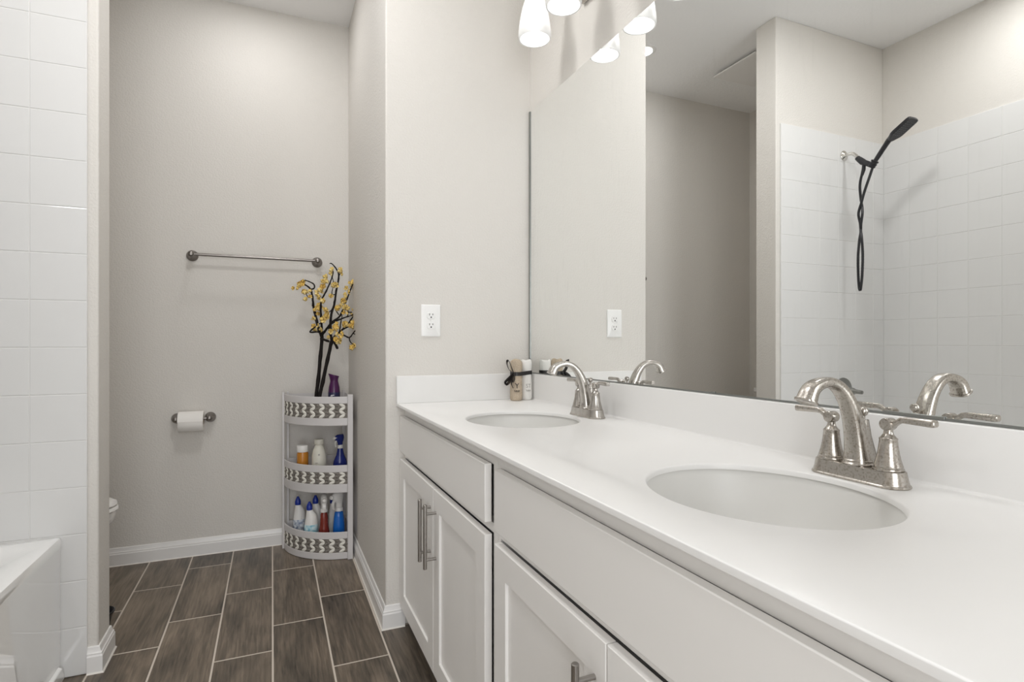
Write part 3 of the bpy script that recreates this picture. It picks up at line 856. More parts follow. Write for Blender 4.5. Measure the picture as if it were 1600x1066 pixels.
# ------------------------------------------------------------------ towel bar and toilet paper
tb = thing('towel_bar', 'dark pewter towel bar on the back wall of the alcove', 'towel bar', (-0.07, YB, 1.553))
ybar = YB - 0.066
bm = B(); tube(bm, [(-0.379, ybar, 1.553), (0.232, ybar, 1.553)], 0.0075, 20); obj('rail', bm, M['pewter'], tb)
for x in (-0.379, 0.232):
    bm = B(); lathe(bm, [(0.028, 0.0), (0.028, 0.006), (0.024, 0.010), (0.016, 0.018), (0.0125, 0.030), (0.0135, 0.046), (0.0145, 0.056), (0.0145, 0.074), (0.011, 0.080), (0.004, 0.082)], (x, YB, 1.553), 32, rot=axis_rot((0, -1, 0)))
    obj('post', bm, M['pewter'], tb, angle=50)

tp = thing('toilet_paper_holder', 'dark pewter toilet paper holder on the back wall', 'toilet paper holder', (-0.372, YB, 0.715))
zt = 0.715
bm = B(); tube(bm, [(-0.445, YB - 0.062, zt), (-0.298, YB - 0.062, zt)], 0.0080, 20); obj('spindle', bm, M['pewter'], tp)
for x in (-0.447, -0.296):
    bm = B(); lathe(bm, [(0.026, 0.0), (0.0265, 0.008), (0.024, 0.018), (0.018, 0.030), (0.014, 0.042), (0.014, 0.056), (0.0155, 0.066), (0.010, 0.074), (0.003, 0.076)], (x, YB, zt), 32, rot=axis_rot((0, -1, 0)))
    obj('post', bm, M['pewter'], tp, angle=50)
pr = thing('toilet_paper_roll', 'white roll of toilet paper hanging on the pewter holder', 'toilet paper', (-0.375, YB - 0.062, zt - 0.012))
zc = zt - 0.0125; x0, x1 = -0.432, -0.322
bm = B()
rt = axis_rot((1, 0, 0))
lathe(bm, [(0.0195, 0.0), (0.050, 0.0), (0.0515, 0.002), (0.0515, x1 - x0 - 0.002), (0.050, x1 - x0), (0.0195, x1 - x0)], (x0, YB - 0.062, zc), 64, cap0=False, cap1=False, rot=rt)
obj('paper', bm, M['paper'], pr, angle=40)
bm = B(); lathe(bm, [(0.0195, 0.0005), (0.0195, x1 - x0 - 0.0005), (0.0183, x1 - x0 - 0.0005), (0.0183, 0.0005), (0.0195, 0.0005)], (x0, YB - 0.062, zc), 40, cap0=False, cap1=False, rot=rt); obj('card_core', bm, M['card'], pr)
bm = B()   # the loose outer sheet, ending a third of the way down the front
rings = []
for i in range(20):
    a = math.radians(100 + 75 * i / 19); r_ = 0.0522 + (0.0012 if i == 19 else 0)
    p = Vector((0, YB - 0.062 + r_ * math.cos(a), zc + r_ * math.sin(a))); q = Vector((0, YB - 0.062 + (r_ - 0.0009) * math.cos(a), zc + (r_ - 0.0009) * math.sin(a)))
    rings.append([Vector((x0 - 0.001, p.y, p.z)), Vector((x1 + 0.001, p.y, p.z)), Vector((x1 + 0.001, q.y, q.z)), Vector((x0 - 0.001, q.y, q.z))])
loops(bm, rings); obj('loose_sheet', bm, M['paper'], pr, angle=40)

# ------------------------------------------------------------------ corner shelf
CX, CY, CR = 0.379, 3.283, 0.322
cs = thing('corner_shelf', 'white three-tier quarter-round corner caddy with grey and white woven bands', 'shelf', (0.25, 3.15, 0))
bm = B(); box(bm, 0.354, 0.380, 2.952, 2.985, 0, 0.838); obj('post', bm, M['shelf'], cs, bevel=0.0015)
bm = B(); box(bm, 0.050, 0.0615, 3.245, 3.284, 0, 0.838); obj('post', bm, M['shelf'], cs, bevel=0.0015)
bm = B(); box(bm, 0.362, 0.380, 3.266, 3.284, 0, 0.838); obj('post', bm, M['shelf'], cs, bevel=0.0015)
bm = B(); box(bm, 0.074, 0.085, 3.272, 3.284, 0, 0.838); obj('post', bm, M['shelf'], cs, bevel=0.0015)
A0, A1 = math.radians(180 + 3), math.radians(270 - 4.5)


def arc(bm, r0, r1, z0, z1, n=40, a0=A0, a1=A1, mi=0):
    rings = []
    for i in range(n + 1):
        a = a0 + (a1 - a0) * i / n; c_, s_ = math.cos(a), math.sin(a)
        rings.append([Vector((CX + r0 * c_, CY + r0 * s_, z0)), Vector((CX + r1 * c_, CY + r1 * s_, z0)), Vector((CX + r1 * c_, CY + r1 * s_, z1)), Vector((CX + r0 * c_, CY + r0 * s_, z1))])
    loops(bm, rings, mi=mi)


TIERS = [(0.681, 0.7190, 0.7930, 0.828), (0.3400, 0.3830, 0.4440, 0.4790), (0.0020, 0.0350, 0.1050, 0.1390)]
FLOORS = []
for z0, z1, z2, z3 in TIERS:
    bm = B(); arc(bm, CR - 0.007, CR, z2, z3); ru = obj('upper_rail', bm, M['shelf'], cs, bevel=0.0012, angle=40)
    bm = B(); arc(bm, CR - 0.007, CR, z0, z1); obj('lower_rail', bm, M['shelf'], cs, bevel=0.0012, angle=40)
    # tray: quarter disc floor and low back walls
    bm = B(); zf = z0 + 0.022
    n = 30; top = [Vector((CX - 0.002, CY - 0.002, zf))]
    for i in range(n + 1):
        a = PI + PI / 2 * i / n; top.append(Vector((CX + (CR - 0.008) * math.cos(a), CY + (CR - 0.008) * math.sin(a), zf)))
    loops(bm, [[p - Vector((0, 0, 0.006)) for p in top], top])
    box(bm, CX - CR + 0.02, CX - 0.018, CY - 0.004, CY, z0, z3 - 0.002); box(bm, CX - 0.004, CX, CY - CR + 0.03, CY - 0.018, z0, z3 - 0.002)
    obj('tray', bm, M['shelf'], cs, angle=30); FLOORS.append(zf)
    # woven band
    bm = B(); arc(bm, CR - 0.0075, CR - 0.0035, z1 - 0.002, z2 + 0.002)
    hgt = z2 - z1; nc = 9

    def stroke(a_mid, zmid, da, dz, wd, mi, lift):
        """one slanted padded strand on the cylinder"""
        m_ = 8; rings = []
        for i in range(m_ + 1):
            t = i / m_ * 2 - 1; wv = wd * math.sqrt(max(0.02, 1 - t * t))
            aa = a_mid + da * t; zz = zmid + dz * t
            ring = []
            for k_ in range(6):
                an = 2 * PI * k_ / 6
                r_ = CR - 0.0035 + lift * math.sin(an) * math.sqrt(max(0.02, 1 - t * t))
                z_ = zz + wv * math.cos(an)
                z_ = min(max(z_, z1 + 0.0005), z2 - 0.0005)
                ring.append(Vector((CX + r_ * math.cos(aa), CY + r_ * math.sin(aa), z_)))
            rings.append(ring)
        loops(bm, rings, mi=mi)
    for j in range(nc):
        ac = A0 + (A1 - A0) * (j + 0.5) / nc
        step = (A1 - A0) / nc
        for q in range(4):
            zz = z1 + hgt * (q + 0.5) / 4; sg = 1 if q % 2 == 0 else -1
            stroke(ac, zz, step * 0.30 * sg, hgt * 0.085, hgt * 0.115, 1, 0.0035)
            stroke(ac + step * 0.5, zz, step * 0.30 * sg, hgt * 0.085, hgt * 0.105, 0, 0.0030)
    obj('woven_band', bm, [M['weave_grey'], M['weave_white']], cs, angle=60)


# ------------------------------------------------------------------ bottles
def bott(name, label, cat, x, y, zf, group=None): return thing(name, label, cat, (x, y, zf), group)


def lat(root, name, prof, material, sx=1, sy=1, parent=None, ang=50, lean=None, n=32):
    bm = B(); c = Vector(root.location)
    lathe(bm, prof, c, n, sx, sy, rot=lean); return obj(name, bm, material, parent or root, angle=ang)


z1f, z2f, z3f = (f + 0.0003 for f in FLOORS)
# tier one: purple air-freshener
pb_ = bott('spray_bottle', 'purple air freshener bottle with slanted top behind the blossom branches', 'bottle', 0.302, 3.10, z1f)
h = 0.944 - z1f
lat(pb_, 'bottle_body', [(0.028, 0), (0.0305, 0.004), (0.0305, h - 0.135), (0.0300, h - 0.10), (0.0275, h - 0.075), (0.0230, h - 0.056), (0.0205, h - 0.044)], M['purple'])
bm = B(); sh = []
for r_, z, ex in ((0.0205, h - 0.046, 0), (0.0205, h - 0.038, 0.0), (0.0235, h - 0.024, 0.25), (0.0275, h - 0.014, 0.5), (0.0272, h - 0.0105, 0.55), (0.020, h - 0.011, 0.5), (0.008, h - 0.013, 0.3)):
    sh.append([Vector((pb_.location.x + r_ * math.cos(2 * PI * i / 28) - 0.004 * ex, pb_.location.y + r_ * math.sin(2 * PI * i / 28), pb_.location.z + z - 0.014 * ex * math.cos(2 * PI * i / 28))) for i in range(28)])
loops(bm, sh); obj('slanted_cap', bm, M['purple'], pb_, angle=50)
lat(pb_, 'label_band', [(0.0302, h - 0.155), (0.0308, h - 0.154), (0.0308, h - 0.103), (0.0302, h - 0.102)], M['navy_label'])
bm = B(); vx = math.atan2(-3.1, -0.302)
for i, (da, dz, ww, hh_) in enumerate(((-0.45, 0.035, 0.012, 0.002), (-0.25, 0.039, 0.016, 0.002), (0.0, 0.024, 0.004, 0.004), (0.28, 0.024, 0.003, 0.004), (-0.3, 0.024, 0.003, 0.004), (0.55, 0.024, 0.003, 0.003))):
    rg_ = []
    for t in range(7):
        a = vx + da + (t / 6 - 0.5) * ww / 0.031
        rg_.append([Vector((pb_.location.x + rr_ * math.cos(a), pb_.location.y + rr_ * math.sin(a), pb_.location.z + h - 0.155 + dz + s_ * hh_)) for rr_, s_ in ((0.0309, -1), (0.0313, -1), (0.0313, 1), (0.0309, 1))])
    loops(bm, rg_)
obj('label_marks', bm, M['ink_white'], pb_)

# tier two
jb = bott('pill_jar', 'amber jar with a white lid at the left of the middle shelf', 'jar', 0.148, 3.14, z2f); h = 0.566 - z2f
lat(jb, 'jar_body', [(0.026, 0), (0.0285, 0.003), (0.0285, h - 0.045), (0.0265, h - 0.036), (0.0265, h - 0.03)], M['amber'])
lat(jb, 'lid', [(0.0285, h - 0.034), (0.0292, h - 0.032), (0.0292, h - 0.003), (0.0275, h), (0.01, h)], M['white_pl'])
cb = bott('lotion_bottle', 'cream bottle with round shoulders in the middle of the middle shelf', 'bottle', 0.227, 3.10, z2f); h = 0.598 - z2f
lat(cb, 'bottle_body', [(0.033, 0), (0.036, 0.004), (0.0375, 0.06), (0.0365, h - 0.085), (0.031, h - 0.058), (0.022, h - 0.034), (0.018, h - 0.028), (0.018, h - 0.02)], M['cream_pl'])
lat(cb, 'cap', [(0.0235, h - 0.026), (0.0243, h - 0.024), (0.0243, h - 0.003), (0.0225, h), (0.01, h)], M['cream_pl'])
bm = B(); vx = math.atan2(-3.1, -0.227)
for da, dz, ww, hh_ in ((-0.35, h - 0.118, 0.012, 0.0018), (-0.4, h - 0.128, 0.009, 0.0012), (-0.02, h - 0.076, 0.007, 0.004)):
    rg_ = []
    for t in range(7):
        a = vx + da + (t / 6 - 0.5) * ww / 0.037
        rr0 = 0.0374 if dz < h - 0.1 else 0.0356
        rg_.append([Vector((cb.location.x + (rr0 + e_) * math.cos(a), cb.location.y + (rr0 + e_) * math.sin(a), cb.location.z + dz + s_ * hh_)) for e_, s_ in ((-0.002, -1), (0.0006, -1), (0.0006, 1), (-0.002, 1))])
    loops(bm, rg_); obj('label_mark', bm, M['ink_grey'], cb); bm = B()


def trigger(root, h, dirn, mat_body, mat_trig, parent_name='spray_head', size=1.0):
    """trigger head: collar, shroud pointing along dirn, trigger lever"""
    c = Vector(root.location); d = Vector((*dirn, 0)).normalized(); sd = Vector((-d.y, d.x, 0))
    lat(root, 'collar', [(0.0135 * size, h), (0.0145 * size, h + 0.001), (0.0145 * size, h + 0.016), (0.012 * size, h + 0.019)], mat_trig)
    bm = B(); rings = []
    for a, z, hw, hl in ((0.0, 0.014, 0.012, 0.013), (0.0, 0.030, 0.012, 0.014), (0.004, 0.043, 0.0135, 0.024), (0.007, 0.054, 0.0140, 0.030), (0.006, 0.065, 0.0125, 0.028), (0.000, 0.073, 0.009, 0.018)):
        rings.append([c + d * (a * size + hl * size * math.cos(2 * PI * k / 16)) + sd * (hw * size * math.sin(2 * PI * k / 16)) + Vector((0, 0, h + z * size)) for k in range(16)])
    loops(bm, rings)
    hd = obj(parent_name, bm, mat_body, root, angle=50)
    bm = B(); nz_ = c + d * 0.030 * size + Vector((0, 0, h + 0.057 * size))
    lathe(bm, [(0.0075 * size, 0), (0.0075 * size, 0.010 * size), (0.006 * size, 0.012 * size)], nz_, 14, rot=axis_rot(d)); obj('nozzle', bm, mat_trig, hd)
    bm = B(); tr = [c + d * a * size + Vector((0, 0, h + z * size)) for a, z in ((0.020, 0.048), (0.029, 0.036), (0.031, 0.024), (0.027, 0.010))]
    band(bm, spline(tr, 4), 0.006 * size, 0.0018, [sd] * len(spline(tr, 4))); obj('trigger', bm, mat_trig, hd)


nb_ = bott('spray_bottle', 'dark navy spray bottle with a white collar at the right of the middle shelf', 'bottle', 0.332, 3.09, z2f); h = 0.545 - z2f
lat(nb_, 'bottle_body', [(0.030, 0), (0.034, 0.004), (0.034, h - 0.080), (0.0300, h - 0.062), (0.0190, h - 0.035), (0.0150, h - 0.012), (0.0135, h)], M['navy_pl'], 1.05, 0.75)
trigger(nb_, h, (-0.85, -0.5), M['navy_pl'], M['white_pl'])

# tier three
def squirt(label, px, py_top, Y, lean_deg, cap_r, body_m, label_m, group='toilet cleaner bottles on the bottom shelf', sc=1.0, bend=-1):
    p = at(px, py_top, Y)
    t = bott('cleaner_bottle', label, 'bottle', p.x, Y, z3f, group)
    H = p.z - z3f
    c = Vector(t.location); bm = B(); rings = []
    # neck bends sideways toward the tip
    tab = [(0.0, 0.027, 0), (0.02, 0.031, 0), (0.38, 0.0315, 0.0), (0.60, 0.030, -0.001), (0.72, 0.025, -0.001), (0.80, 0.0175, 0.004), (0.84, 0.0135, 0.007)]
    for f, r_, o_ in tab:
        rings.append([c + Vector((r_ * sc * math.cos(2 * PI * k / 28) + bend * lean_deg * (o_ - 0.007), 0.78 * r_ * sc * math.sin(2 * PI * k / 28), f * H)) for k in range(28)])
    loops(bm, rings); b_ = obj('bottle_body', bm, body_m, t, angle=60)
    if label_m:
        bm = B(); rings = []
        for f in (0.16, 0.18, 0.44, 0.52, 0.54):
            rl = 0.0318 + 0.0005 if 0.17 < f < 0.53 else 0.0312
            rings.append([c + Vector((rl * sc * math.cos(2 * PI * k / 28) + bend * lean_deg * (-0.007), 0.79 * rl * sc * math.sin(2 * PI * k / 28), f * H)) for k in range(28)])
        loops(bm, rings); obj('paper_label', bm, label_m, t, angle=60)
    bm = B()
    lathe(bm, [(0.0145, 0.835 * H), (0.0150, 0.84 * H), (0.0150, 0.90 * H), (0.0115, 0.945 * H), (0.0070, 0.975 * H), (0.0060, 0.995 * H), (0.003, H)], c, 20)
    obj('cap', bm, M['royal_pl'], t, angle=60)
    return t


squirt('white toilet cleaner bottle with a blue cap, leftmost on the bottom shelf', 465.5, 776, 3.20, 1.0, 0.015, M['white_pl'], M['greyblue'])
squirt('white and pale teal cleaner bottle with a blue cap, in front on the bottom shelf', 483.5, 784, 3.09, 1.2, 0.015, M['white_pl'], M['teal'], sc=1.05)
squirt('white bottle with a blue cap standing at the back, left of the red spray bottle', 493, 774, 3.185, 1.0, 0.015, M['white_pl'], None)
squirt('white bottle with a blue cap standing at the back, behind the blue spray bottle', 520, 774, 3.185, 1.0, 0.015, M['white_pl'], None)
rd = bott('spray_bottle', 'dark red spray bottle with a white trigger head on the bottom shelf', 'bottle', 0.249, 3.07, z3f); h = at(506, 800, 3.07).z - z3f
lat(rd, 'bottle_body', [(0.027, 0), (0.030, 0.004), (0.030, h * 0.42), (0.026, h * 0.55), (0.0225, h * 0.62), (0.0205, h * 0.8), (0.0185, h * 0.94), (0.0135, h)], M['red_pl'], 0.95, 0.75)
trigger(rd, h, (-0.06, -1), M['white_pl'], M['white_pl'], size=1.25)
bl = bott('spray_bottle', 'bright blue spray bottle with a white trigger head on the bottom shelf', 'bottle', 0.322, 3.06, z3f); h = at(530, 798, 3.06).z - z3f
lat(bl, 'bottle_body', [(0.027, 0), (0.0305, 0.004), (0.0310, h * 0.3), (0.0285, h * 0.6), (0.0245, h * 0.85), (0.0215, h * 0.96), (0.0135, h)], M['blue_pl'], 1.0, 0.75)
trigger(bl, h, (-0.75, -0.66), M['white_pl'], M['white_pl'], size=1.4)

# ------------------------------------------------------------------ blossom branches
YBR = 3.10


def petal_mesh(seed, m1):
    rnd = random.Random(seed); bm = B(); r0 = 0.0125
    for k_ in range(5):
        a = 2 * PI * k_ / 5 + rnd.uniform(-0.2, 0.2); tilt = rnd.uniform(0.35, 0.9)
        d = Vector((math.cos(a), math.sin(a), 0)); s_ = Vector((-d.y, d.x, 0)); up = Vector((0, 0, 1))
        rings = []
        for t, wd in ((0.08, 0.22), (0.35, 0.50), (0.65, 0.60), (0.88, 0.38), (1.0, 0.06)):
            q = d * (r0 * t * math.cos(tilt * t)) + up * (r0 * t * math.sin(tilt * t))
            ww = r0 * wd * 0.72; th = 0.0007
            rings.append([q + s_ * ww + up * 0.0016, q + up * (-0.0004) + up * th, q - s_ * ww + up * 0.0016, q - up * (th + 0.0004)])
        loops(bm, rings)
    sphere(bm, Vector((0, 0, 0.003)), 0.0016, n=8, mi=1)
    bmesh.ops.recalc_face_normals(bm, faces=bm.faces[:])
    me = bpy.data.meshes.new('blossom'); bm.to_mesh(me); bm.free(); me.materials.append(m1); me.materials.append(M['stamen']); me.shade_smooth()
    return me


PET = [petal_mesh(i, M['petal'] if i % 3 else M['petal2']) for i in range(6)]


def branch(label, stems, blossoms, base):
    """stems: list of (pixel path, radius start, radius end, depth start, depth end)"""
    t = thing('blossom_branch', label, 'branch', base, 'artificial yellow blossom branches in the corner shelf')
    bm = B()
    for pts, ra, rb_, ya, yb in stems:
        P = [at(px, py, ya + (yb - ya) * i / (len(pts) - 1)) for i, (px, py) in enumerate(pts)]
        P = spline(P, 5); n = len(P)
        P = [p + Vector((noise.noise(p * 60), noise.noise(p * 60 + Vector((5, 5, 5))), 0)) * 0.0016 * (0 < i < n - 1) for i, p in enumerate(P)]
        rs = [1.85 * (ra + (rb_ - ra) * i / (n - 1)) * (1 + 0.18 * (i % 4 == 0)) for i in range(n)]
        tube(bm, P, rs, 8)
    obj('stem', bm, M['branch'], t, angle=60)
    rnd = random.Random(len(blossoms))
    more = [(px + rnd.uniform(-5.5, 5.5), py + rnd.uniform(-5, 5), Y - rnd.uniform(0.0, 0.02), s_ * rnd.uniform(0.7, 0.95)) for px, py, Y, s_ in blossoms]
    for (px, py, Y, s_) in blossoms + more:
        o = bpy.data.objects.new('blossom', rnd.choice(PET)); COL.objects.link(o); o.parent = t
        o.location = at(px, py, Y) - Vector(base)
        o.rotation_euler = (rnd.uniform(0.6, 2.4), rnd.uniform(-0.9, 0.9), rnd.uniform(0, 6.28)); o.scale = (s_ * 1.42,) * 3
    return t


def q3(x, y): return (440 + x / 7.614, 400 + y / 7.614)     # figures read off an enlarged detail


bA = at(494.5, 621, YBR); bAz = Vector((bA.x - 0.004, bA.y, z1f))
bB = at(499.5, 621, YBR - 0.02); bBz = Vector((bB.x - 0.012, bB.y, z1f))
f = q3
stA = [([(492.8, 650), (494, 622), (499, 575), (502.8, 533), (502.6, 524)], 0.0052, 0.0046, YBR, YBR),
       ([(502.6, 526), f(440, 860), f(405, 720), f(380, 600), f(365, 480), f(345, 400), f(300, 355), f(250, 335)], 0.0042, 0.0018, YBR, 3.16),
       ([f(345, 400), f(385, 385), f(385, 340), f(340, 310), f(275, 288)], 0.0024, 0.0014, 3.15, 3.17),
       ([f(365, 490), f(320, 490), f(290, 450)], 0.002, 0.0010, 3.14, 3.13),
       ([(502.6, 526), f(475, 830), f(465, 650), f(475, 530), f(530, 420), f(580, 310), f(610, 220), f(608, 130)], 0.0034, 0.0012, YBR, 3.05),
       ([(502.8, 524), f(440, 905), f(335, 905), f(420, 830), f(480, 790)], 0.0030, 0.0014, YBR, 3.06),
       ([(503, 530), f(500, 995), f(565, 1018)], 0.0036, 0.0034, YBR, 3.07),
       ([(502.6, 524), f(520, 890), f(600, 790), f(690, 720), f(740, 610), f(790, 480), f(850, 330), f(880, 240), f(908, 60)], 0.0036, 0.0008, YBR, 3.13),
       ([f(850, 330), f(895, 340)], 0.0014, 0.0008, 3.12, 3.10),
       ([f(380, 600), f(365, 590), f(375, 560)], 0.0016, 0.001, 3.13, 3.11)]
blA = [(*f(215, 330), 3.165, 1.15), (*f(185, 365), 3.155, 1.1), (*f(245, 305), 3.17, 1.0), (*f(275, 415), 3.15, 1.15), (*f(295, 525), 3.13, 1.0), (*f(245, 350), 3.14, 0.9),
       (*f(540, 262), 3.06, 1.25), (*f(505, 310), 3.07, 1.1), (*f(490, 380), 3.08, 1.2), (*f(435, 440), 3.09, 1.25), (*f(425, 490), 3.10, 1.1), (*f(500, 525), 3.07, 1.1), (*f(430, 600), 3.10, 1.35), (*f(405, 620), 3.12, 0.9),
       (*f(605, 200), 3.06, 1.1), (*f(385, 745), 3.11, 0.9), (*f(410, 870), 3.09, 1.0), (*f(830, 300), 3.12, 1.0), (*f(880, 310), 3.13, 1.0), (*f(785, 425), 3.12, 1.1), (*f(770, 460), 3.10, 0.9), (*f(735, 525), 3.11, 1.25), (*f(770, 610), 3.10, 1.1), (*f(875, 380), 3.14, 0.9), (*f(480, 870), 3.07, 1.0), (*f(440, 700), 3.12, 1.0)]
stB = [([(497.5, 650), (499, 622), (508, 580), (516.5, 540), (519, 530)], 0.0052, 0.0046, YBR - 0.02, YBR - 0.03),
       ([(518.5, 532), f(580, 900), f(590, 700), f(625, 580), f(650, 420), f(680, 240), f(655, 160), f(600, 95), f(575, 90)], 0.0040, 0.0013, YBR - 0.03, 3.13),
       ([f(680, 240), f(710, 190)], 0.0018, 0.0010, 3.11, 3.10),
       ([f(655, 340), f(620, 310), f(605, 260)], 0.0016, 0.0009, 3.10, 3.09),
       ([f(645, 460), f(600, 455), f(608, 380)], 0.0016, 0.0009, 3.10, 3.08),
       ([(518.5, 533), f(570, 840), f(640, 780), f(760, 730), f(850, 700), f(905, 640)], 0.0034, 0.0010, YBR - 0.03, 3.14),
       ([f(680, 700), f(655, 660), f(640, 640)], 0.0016, 0.001, 3.10, 3.08), ([f(785, 720), f(790, 660), f(760, 570)], 0.0018, 0.001, 3.12, 3.10),
       ([f(790, 670), f(835, 672)], 0.0018, 0.0015, 3.12, 3.12),
       ([(519, 532), f(640, 950), f(720, 880), f(810, 780), f(870, 690), f(900, 650)], 0.0034, 0.0010, YBR - 0.03, 3.16),
       ([f(690, 910), f(745, 945), f(805, 970), f(850, 920), f(900, 870), f(950, 868)], 0.0026, 0.0010, 3.06, 3.03), ([f(805, 970), f(815, 1020), f(850, 1055)], 0.002, 0.001, 3.05, 3.04),
       ([f(720, 880), f(780, 850), f(850, 830)], 0.0022, 0.0012, 3.08, 3.11), ([f(850, 920), f(890, 945), f(910, 965)], 0.0016, 0.0009, 3.05, 3.06),
       ([f(690, 900), f(710, 760), f(720, 700)], 0.0018, 0.0010, 3.08, 3.07),
       ([(519.5, 530), (524, 538), (527, 545)], 0.0036, 0.0034, YBR - 0.03, 3.05),
       ([f(600, 640), f(560, 680), f(555, 740)], 0.0014, 0.0009, 3.09, 3.07)]
blB = [(*f(712, 178), 3.10, 1.25), (*f(608, 340), 3.09, 1.15), (*f(585, 470), 3.08, 0.9), (*f(540, 745), 3.06, 1.55), (*f(515, 655), 3.07, 1.2), (*f(650, 630), 3.08, 1.25), (*f(690, 620), 3.09, 0.9), (*f(775, 620), 3.10, 1.0), (*f(870, 640), 3.14, 1.0), (*f(885, 720), 3.15, 1.0),
       (*f(755, 810), 3.08, 1.35), (*f(855, 810), 3.10, 1.4), (*f(880, 850), 3.11, 1.2), (*f(820, 840), 3.09, 1.0), (*f(640, 850), 3.07, 1.2), (*f(620, 890), 3.06, 1.1), (*f(690, 960), 3.05, 1.1), (*f(675, 1000), 3.04, 1.3), (*f(660, 985), 3.06, 1.0), (*f(905, 965), 3.05, 0.7), (*f(880, 1070), 3.04, 1.2), (*f(750, 680), 3.09, 0.9), (*f(735, 920), 3.05, 1.0), (*f(545, 960), 3.07, 0.9), (*f(660, 820), 3.08, 1.0)]
branch('dark blossom branch arching left, left stem of the pair on the corner shelf', stA, blA, bAz)
branch('dark blossom branch spreading right, right stem of the pair on the corner shelf', stB, blB, bBz)

# ------------------------------------------------------------------ shower fittings (seen in the mirror)
XS = -1.07
sa = thing('shower_arm', 'chrome shower arm with round flange on the tiled wall, seen in the mirror', 'shower arm', (XS, YT, 2.203))
bm = B(); lathe(bm, [(0.030, 0), (0.0295, 0.004), (0.022, 0.010), (0.013, 0.014), (0.011, 0.016)], (XS, YT - 0.0002, 2.203), 32, rot=axis_rot((0, -1, 0))); obj('flange', bm, M['chrome'], sa)
bm = B(); tube(bm, spline([(XS, YT - 0.004, 2.203), (XS, YT - 0.04, 2.203), (XS, YT - 0.065, 2.192), (XS, YT - 0.090, 2.160)], 6), 0.0095, 18); obj('arm', bm, M['chrome'], sa)
hs = thing('hand_shower', 'black handheld shower head with its looped hose, hanging from the shower arm', 'shower head', (XS, 2.10, 2.11))
bm = B(); tube(bm, [(XS, 2.186, 2.166), (XS, 2.176, 2.153)], 0.0145, 20)
tube(bm, [(XS, 2.176, 2.155), (XS, 2.155, 2.134), (XS, 2.14, 2.124)], [0.016, 0.018, 0.014], 20)
tube(bm, [(XS, 2.15, 2.132), (XS, 2.105, 2.102), (XS, 2.09, 2.090)], [0.014, 0.015, 0.014], 16)
obj('bracket', bm, M['black'], hs)
dh = Vector((0, 1.9961 - 2.0842, 2.2226 - 2.1166)).normalized(); pc = Vector((XS, 2.098, 2.100))
bm = B(); lathe(bm, [(0.016, -0.014), (0.0195, -0.010), (0.0195, -0.004), (0.0165, -0.003), (0.0165, 0.002), (0.020, 0.003), (0.020, 0.010), (0.0165, 0.011), (0.0165, 0.016), (0.0205, 0.017), (0.0205, 0.024), (0.015, 0.026)], pc, 24, rot=axis_rot(dh)); obj('holder_collar', bm, M['black'], hs)
p0 = pc + dh * 0.02; p1 = Vector((XS, 2.010, 2.206)); p2 = Vector((XS, 1.990, 2.224))
bm = B(); tube(bm, [p0, p0 + dh * 0.03, p1 - dh * 0.02, p1, p2], [0.0115, 0.0125, 0.0135, 0.0145, 0.015], 18)
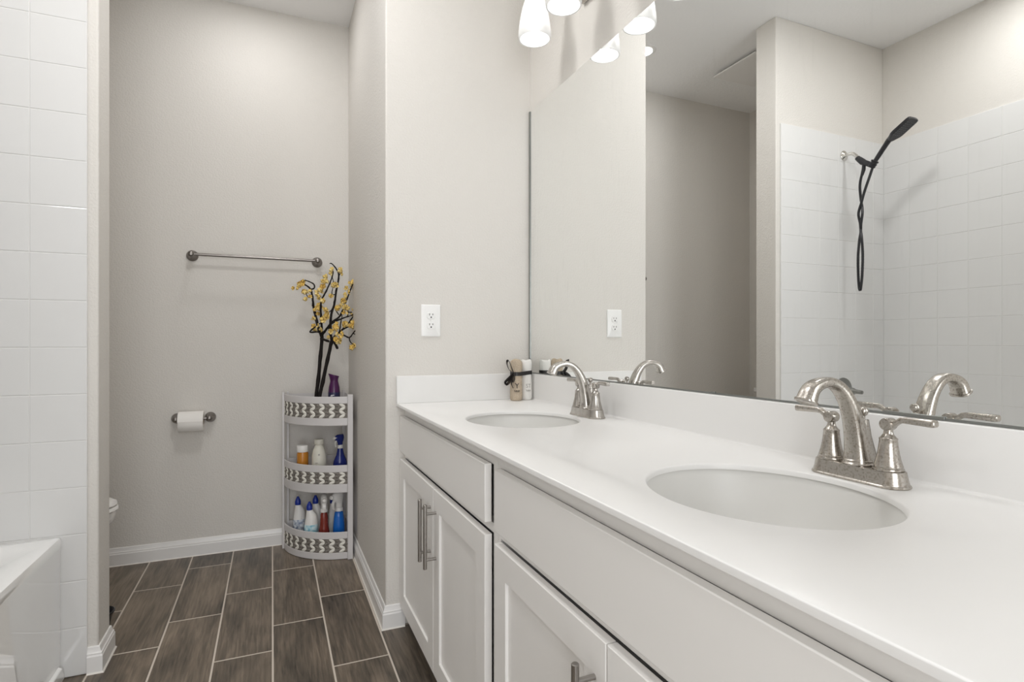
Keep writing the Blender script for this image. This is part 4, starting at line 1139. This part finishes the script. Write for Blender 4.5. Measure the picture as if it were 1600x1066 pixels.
# rectangular paddle head
pe = Vector((XS, 1.880, 2.288)); dp = (pe - p2).normalized(); nrm = Vector((1, 0, 0)).cross(dp).normalized()
if nrm.z > 0: nrm = -nrm          # spray face looks down and out
rings = []
for t, hw, ht in ((-0.02, 0.014, 0.010), (0.0, 0.026, 0.011), (0.015, 0.037, 0.011), (0.03, 0.040, 0.011), (0.11, 0.040, 0.010), (0.122, 0.037, 0.009), (0.126, 0.030, 0.007)):
    c_ = p2 + dp * t + nrm * 0.006
    rings.append([c_ + Vector((hw * a, 0, 0)) + nrm * (ht * b) for a, b in ((1, 0.6), (0.92, 1), (-0.92, 1), (-1, 0.6), (-1, -0.5), (-0.8, -1), (0.8, -1), (1, -0.5))])
loops(bm, rings); hdl = obj('handset', bm, M['black'], hs, angle=40)
bm = B()
for i in range(8):
    for j in range(5):
        c_ = p2 + dp * (0.022 + 0.0118 * i) + Vector(((j - 2) * 0.0145, 0, 0)) + nrm * 0.0165
        lathe(bm, [(0.0034, 0), (0.0030, 0.0018), (0.0012, 0.0026)], c_, 8, rot=axis_rot(nrm))
obj('spray_nozzles', bm, M['blackrub'], hdl)
bm = B()
hp1 = [(0, 2.098, 2.085), (0.004, 2.115, 2.03), (0.006, 2.140, 1.96), (0.004, 2.160, 1.90), (0.0, 2.180, 1.845), (-0.004, 2.174, 1.79), (0.0, 2.166, 1.74), (0.006, 2.155, 1.69), (0.006, 2.150, 1.60), (0.004, 2.155, 1.49), (0.002, 2.164, 1.42), (0, 2.170, 1.402)]
hp2 = [(0, 2.147, 2.100), (-0.002, 2.168, 2.04), (-0.004, 2.175, 1.99), (-0.006, 2.170, 1.92), (-0.004, 2.162, 1.88), (0.004, 2.154, 1.835), (0.006, 2.160, 1.78), (-0.006, 2.172, 1.735), (-0.006, 2.180, 1.69), (-0.004, 2.186, 1.60), (-0.003, 2.184, 1.49), (-0.002, 2.178, 1.42), (0, 2.170, 1.402)]
for hp in (hp1, hp2):
    P = spline([(XS + a * 1.2, b, c) for a, b, c in hp], 14)
    tube(bm, P, [0.0068 * (1.0 + 0.10 * (i % 2)) for i in range(len(P))], 12)
obj('hose', bm, M['black'], hs, angle=80)
bm = B(); tube(bm, [(XS, 2.147, 2.118), (XS, 2.150, 2.088), (XS, 2.160, 2.058)], [0.010, 0.0105, 0.008], 16); obj('hose_nut', bm, M['black'], hs)
va = thing('tub_valve', 'round nickel tub valve with lever on the tiled wall, mirrored behind the near faucet', 'tub valve', (-1.062, YT, 0.845))
bm = B(); lathe(bm, [(0.076, 0), (0.075, 0.004), (0.062, 0.010), (0.040, 0.013), (0.030, 0.02), (0.026, 0.034), (0.018, 0.040)], (-1.062, YT - 0.0002, 0.822), 40, rot=axis_rot((0, -1, 0))); es = obj('escutcheon', bm, M['valve_metal'], va)
bm = B(); tube(bm, [(-1.062, YT - 0.035, 0.822), (-1.062, YT - 0.065, 0.822), (-1.062, YT - 0.078, 0.822), (-1.062, YT - 0.118, 0.820)], [0.022, 0.021, 0.013, 0.011], 18); obj('lever', bm, M['valve_metal'], va)
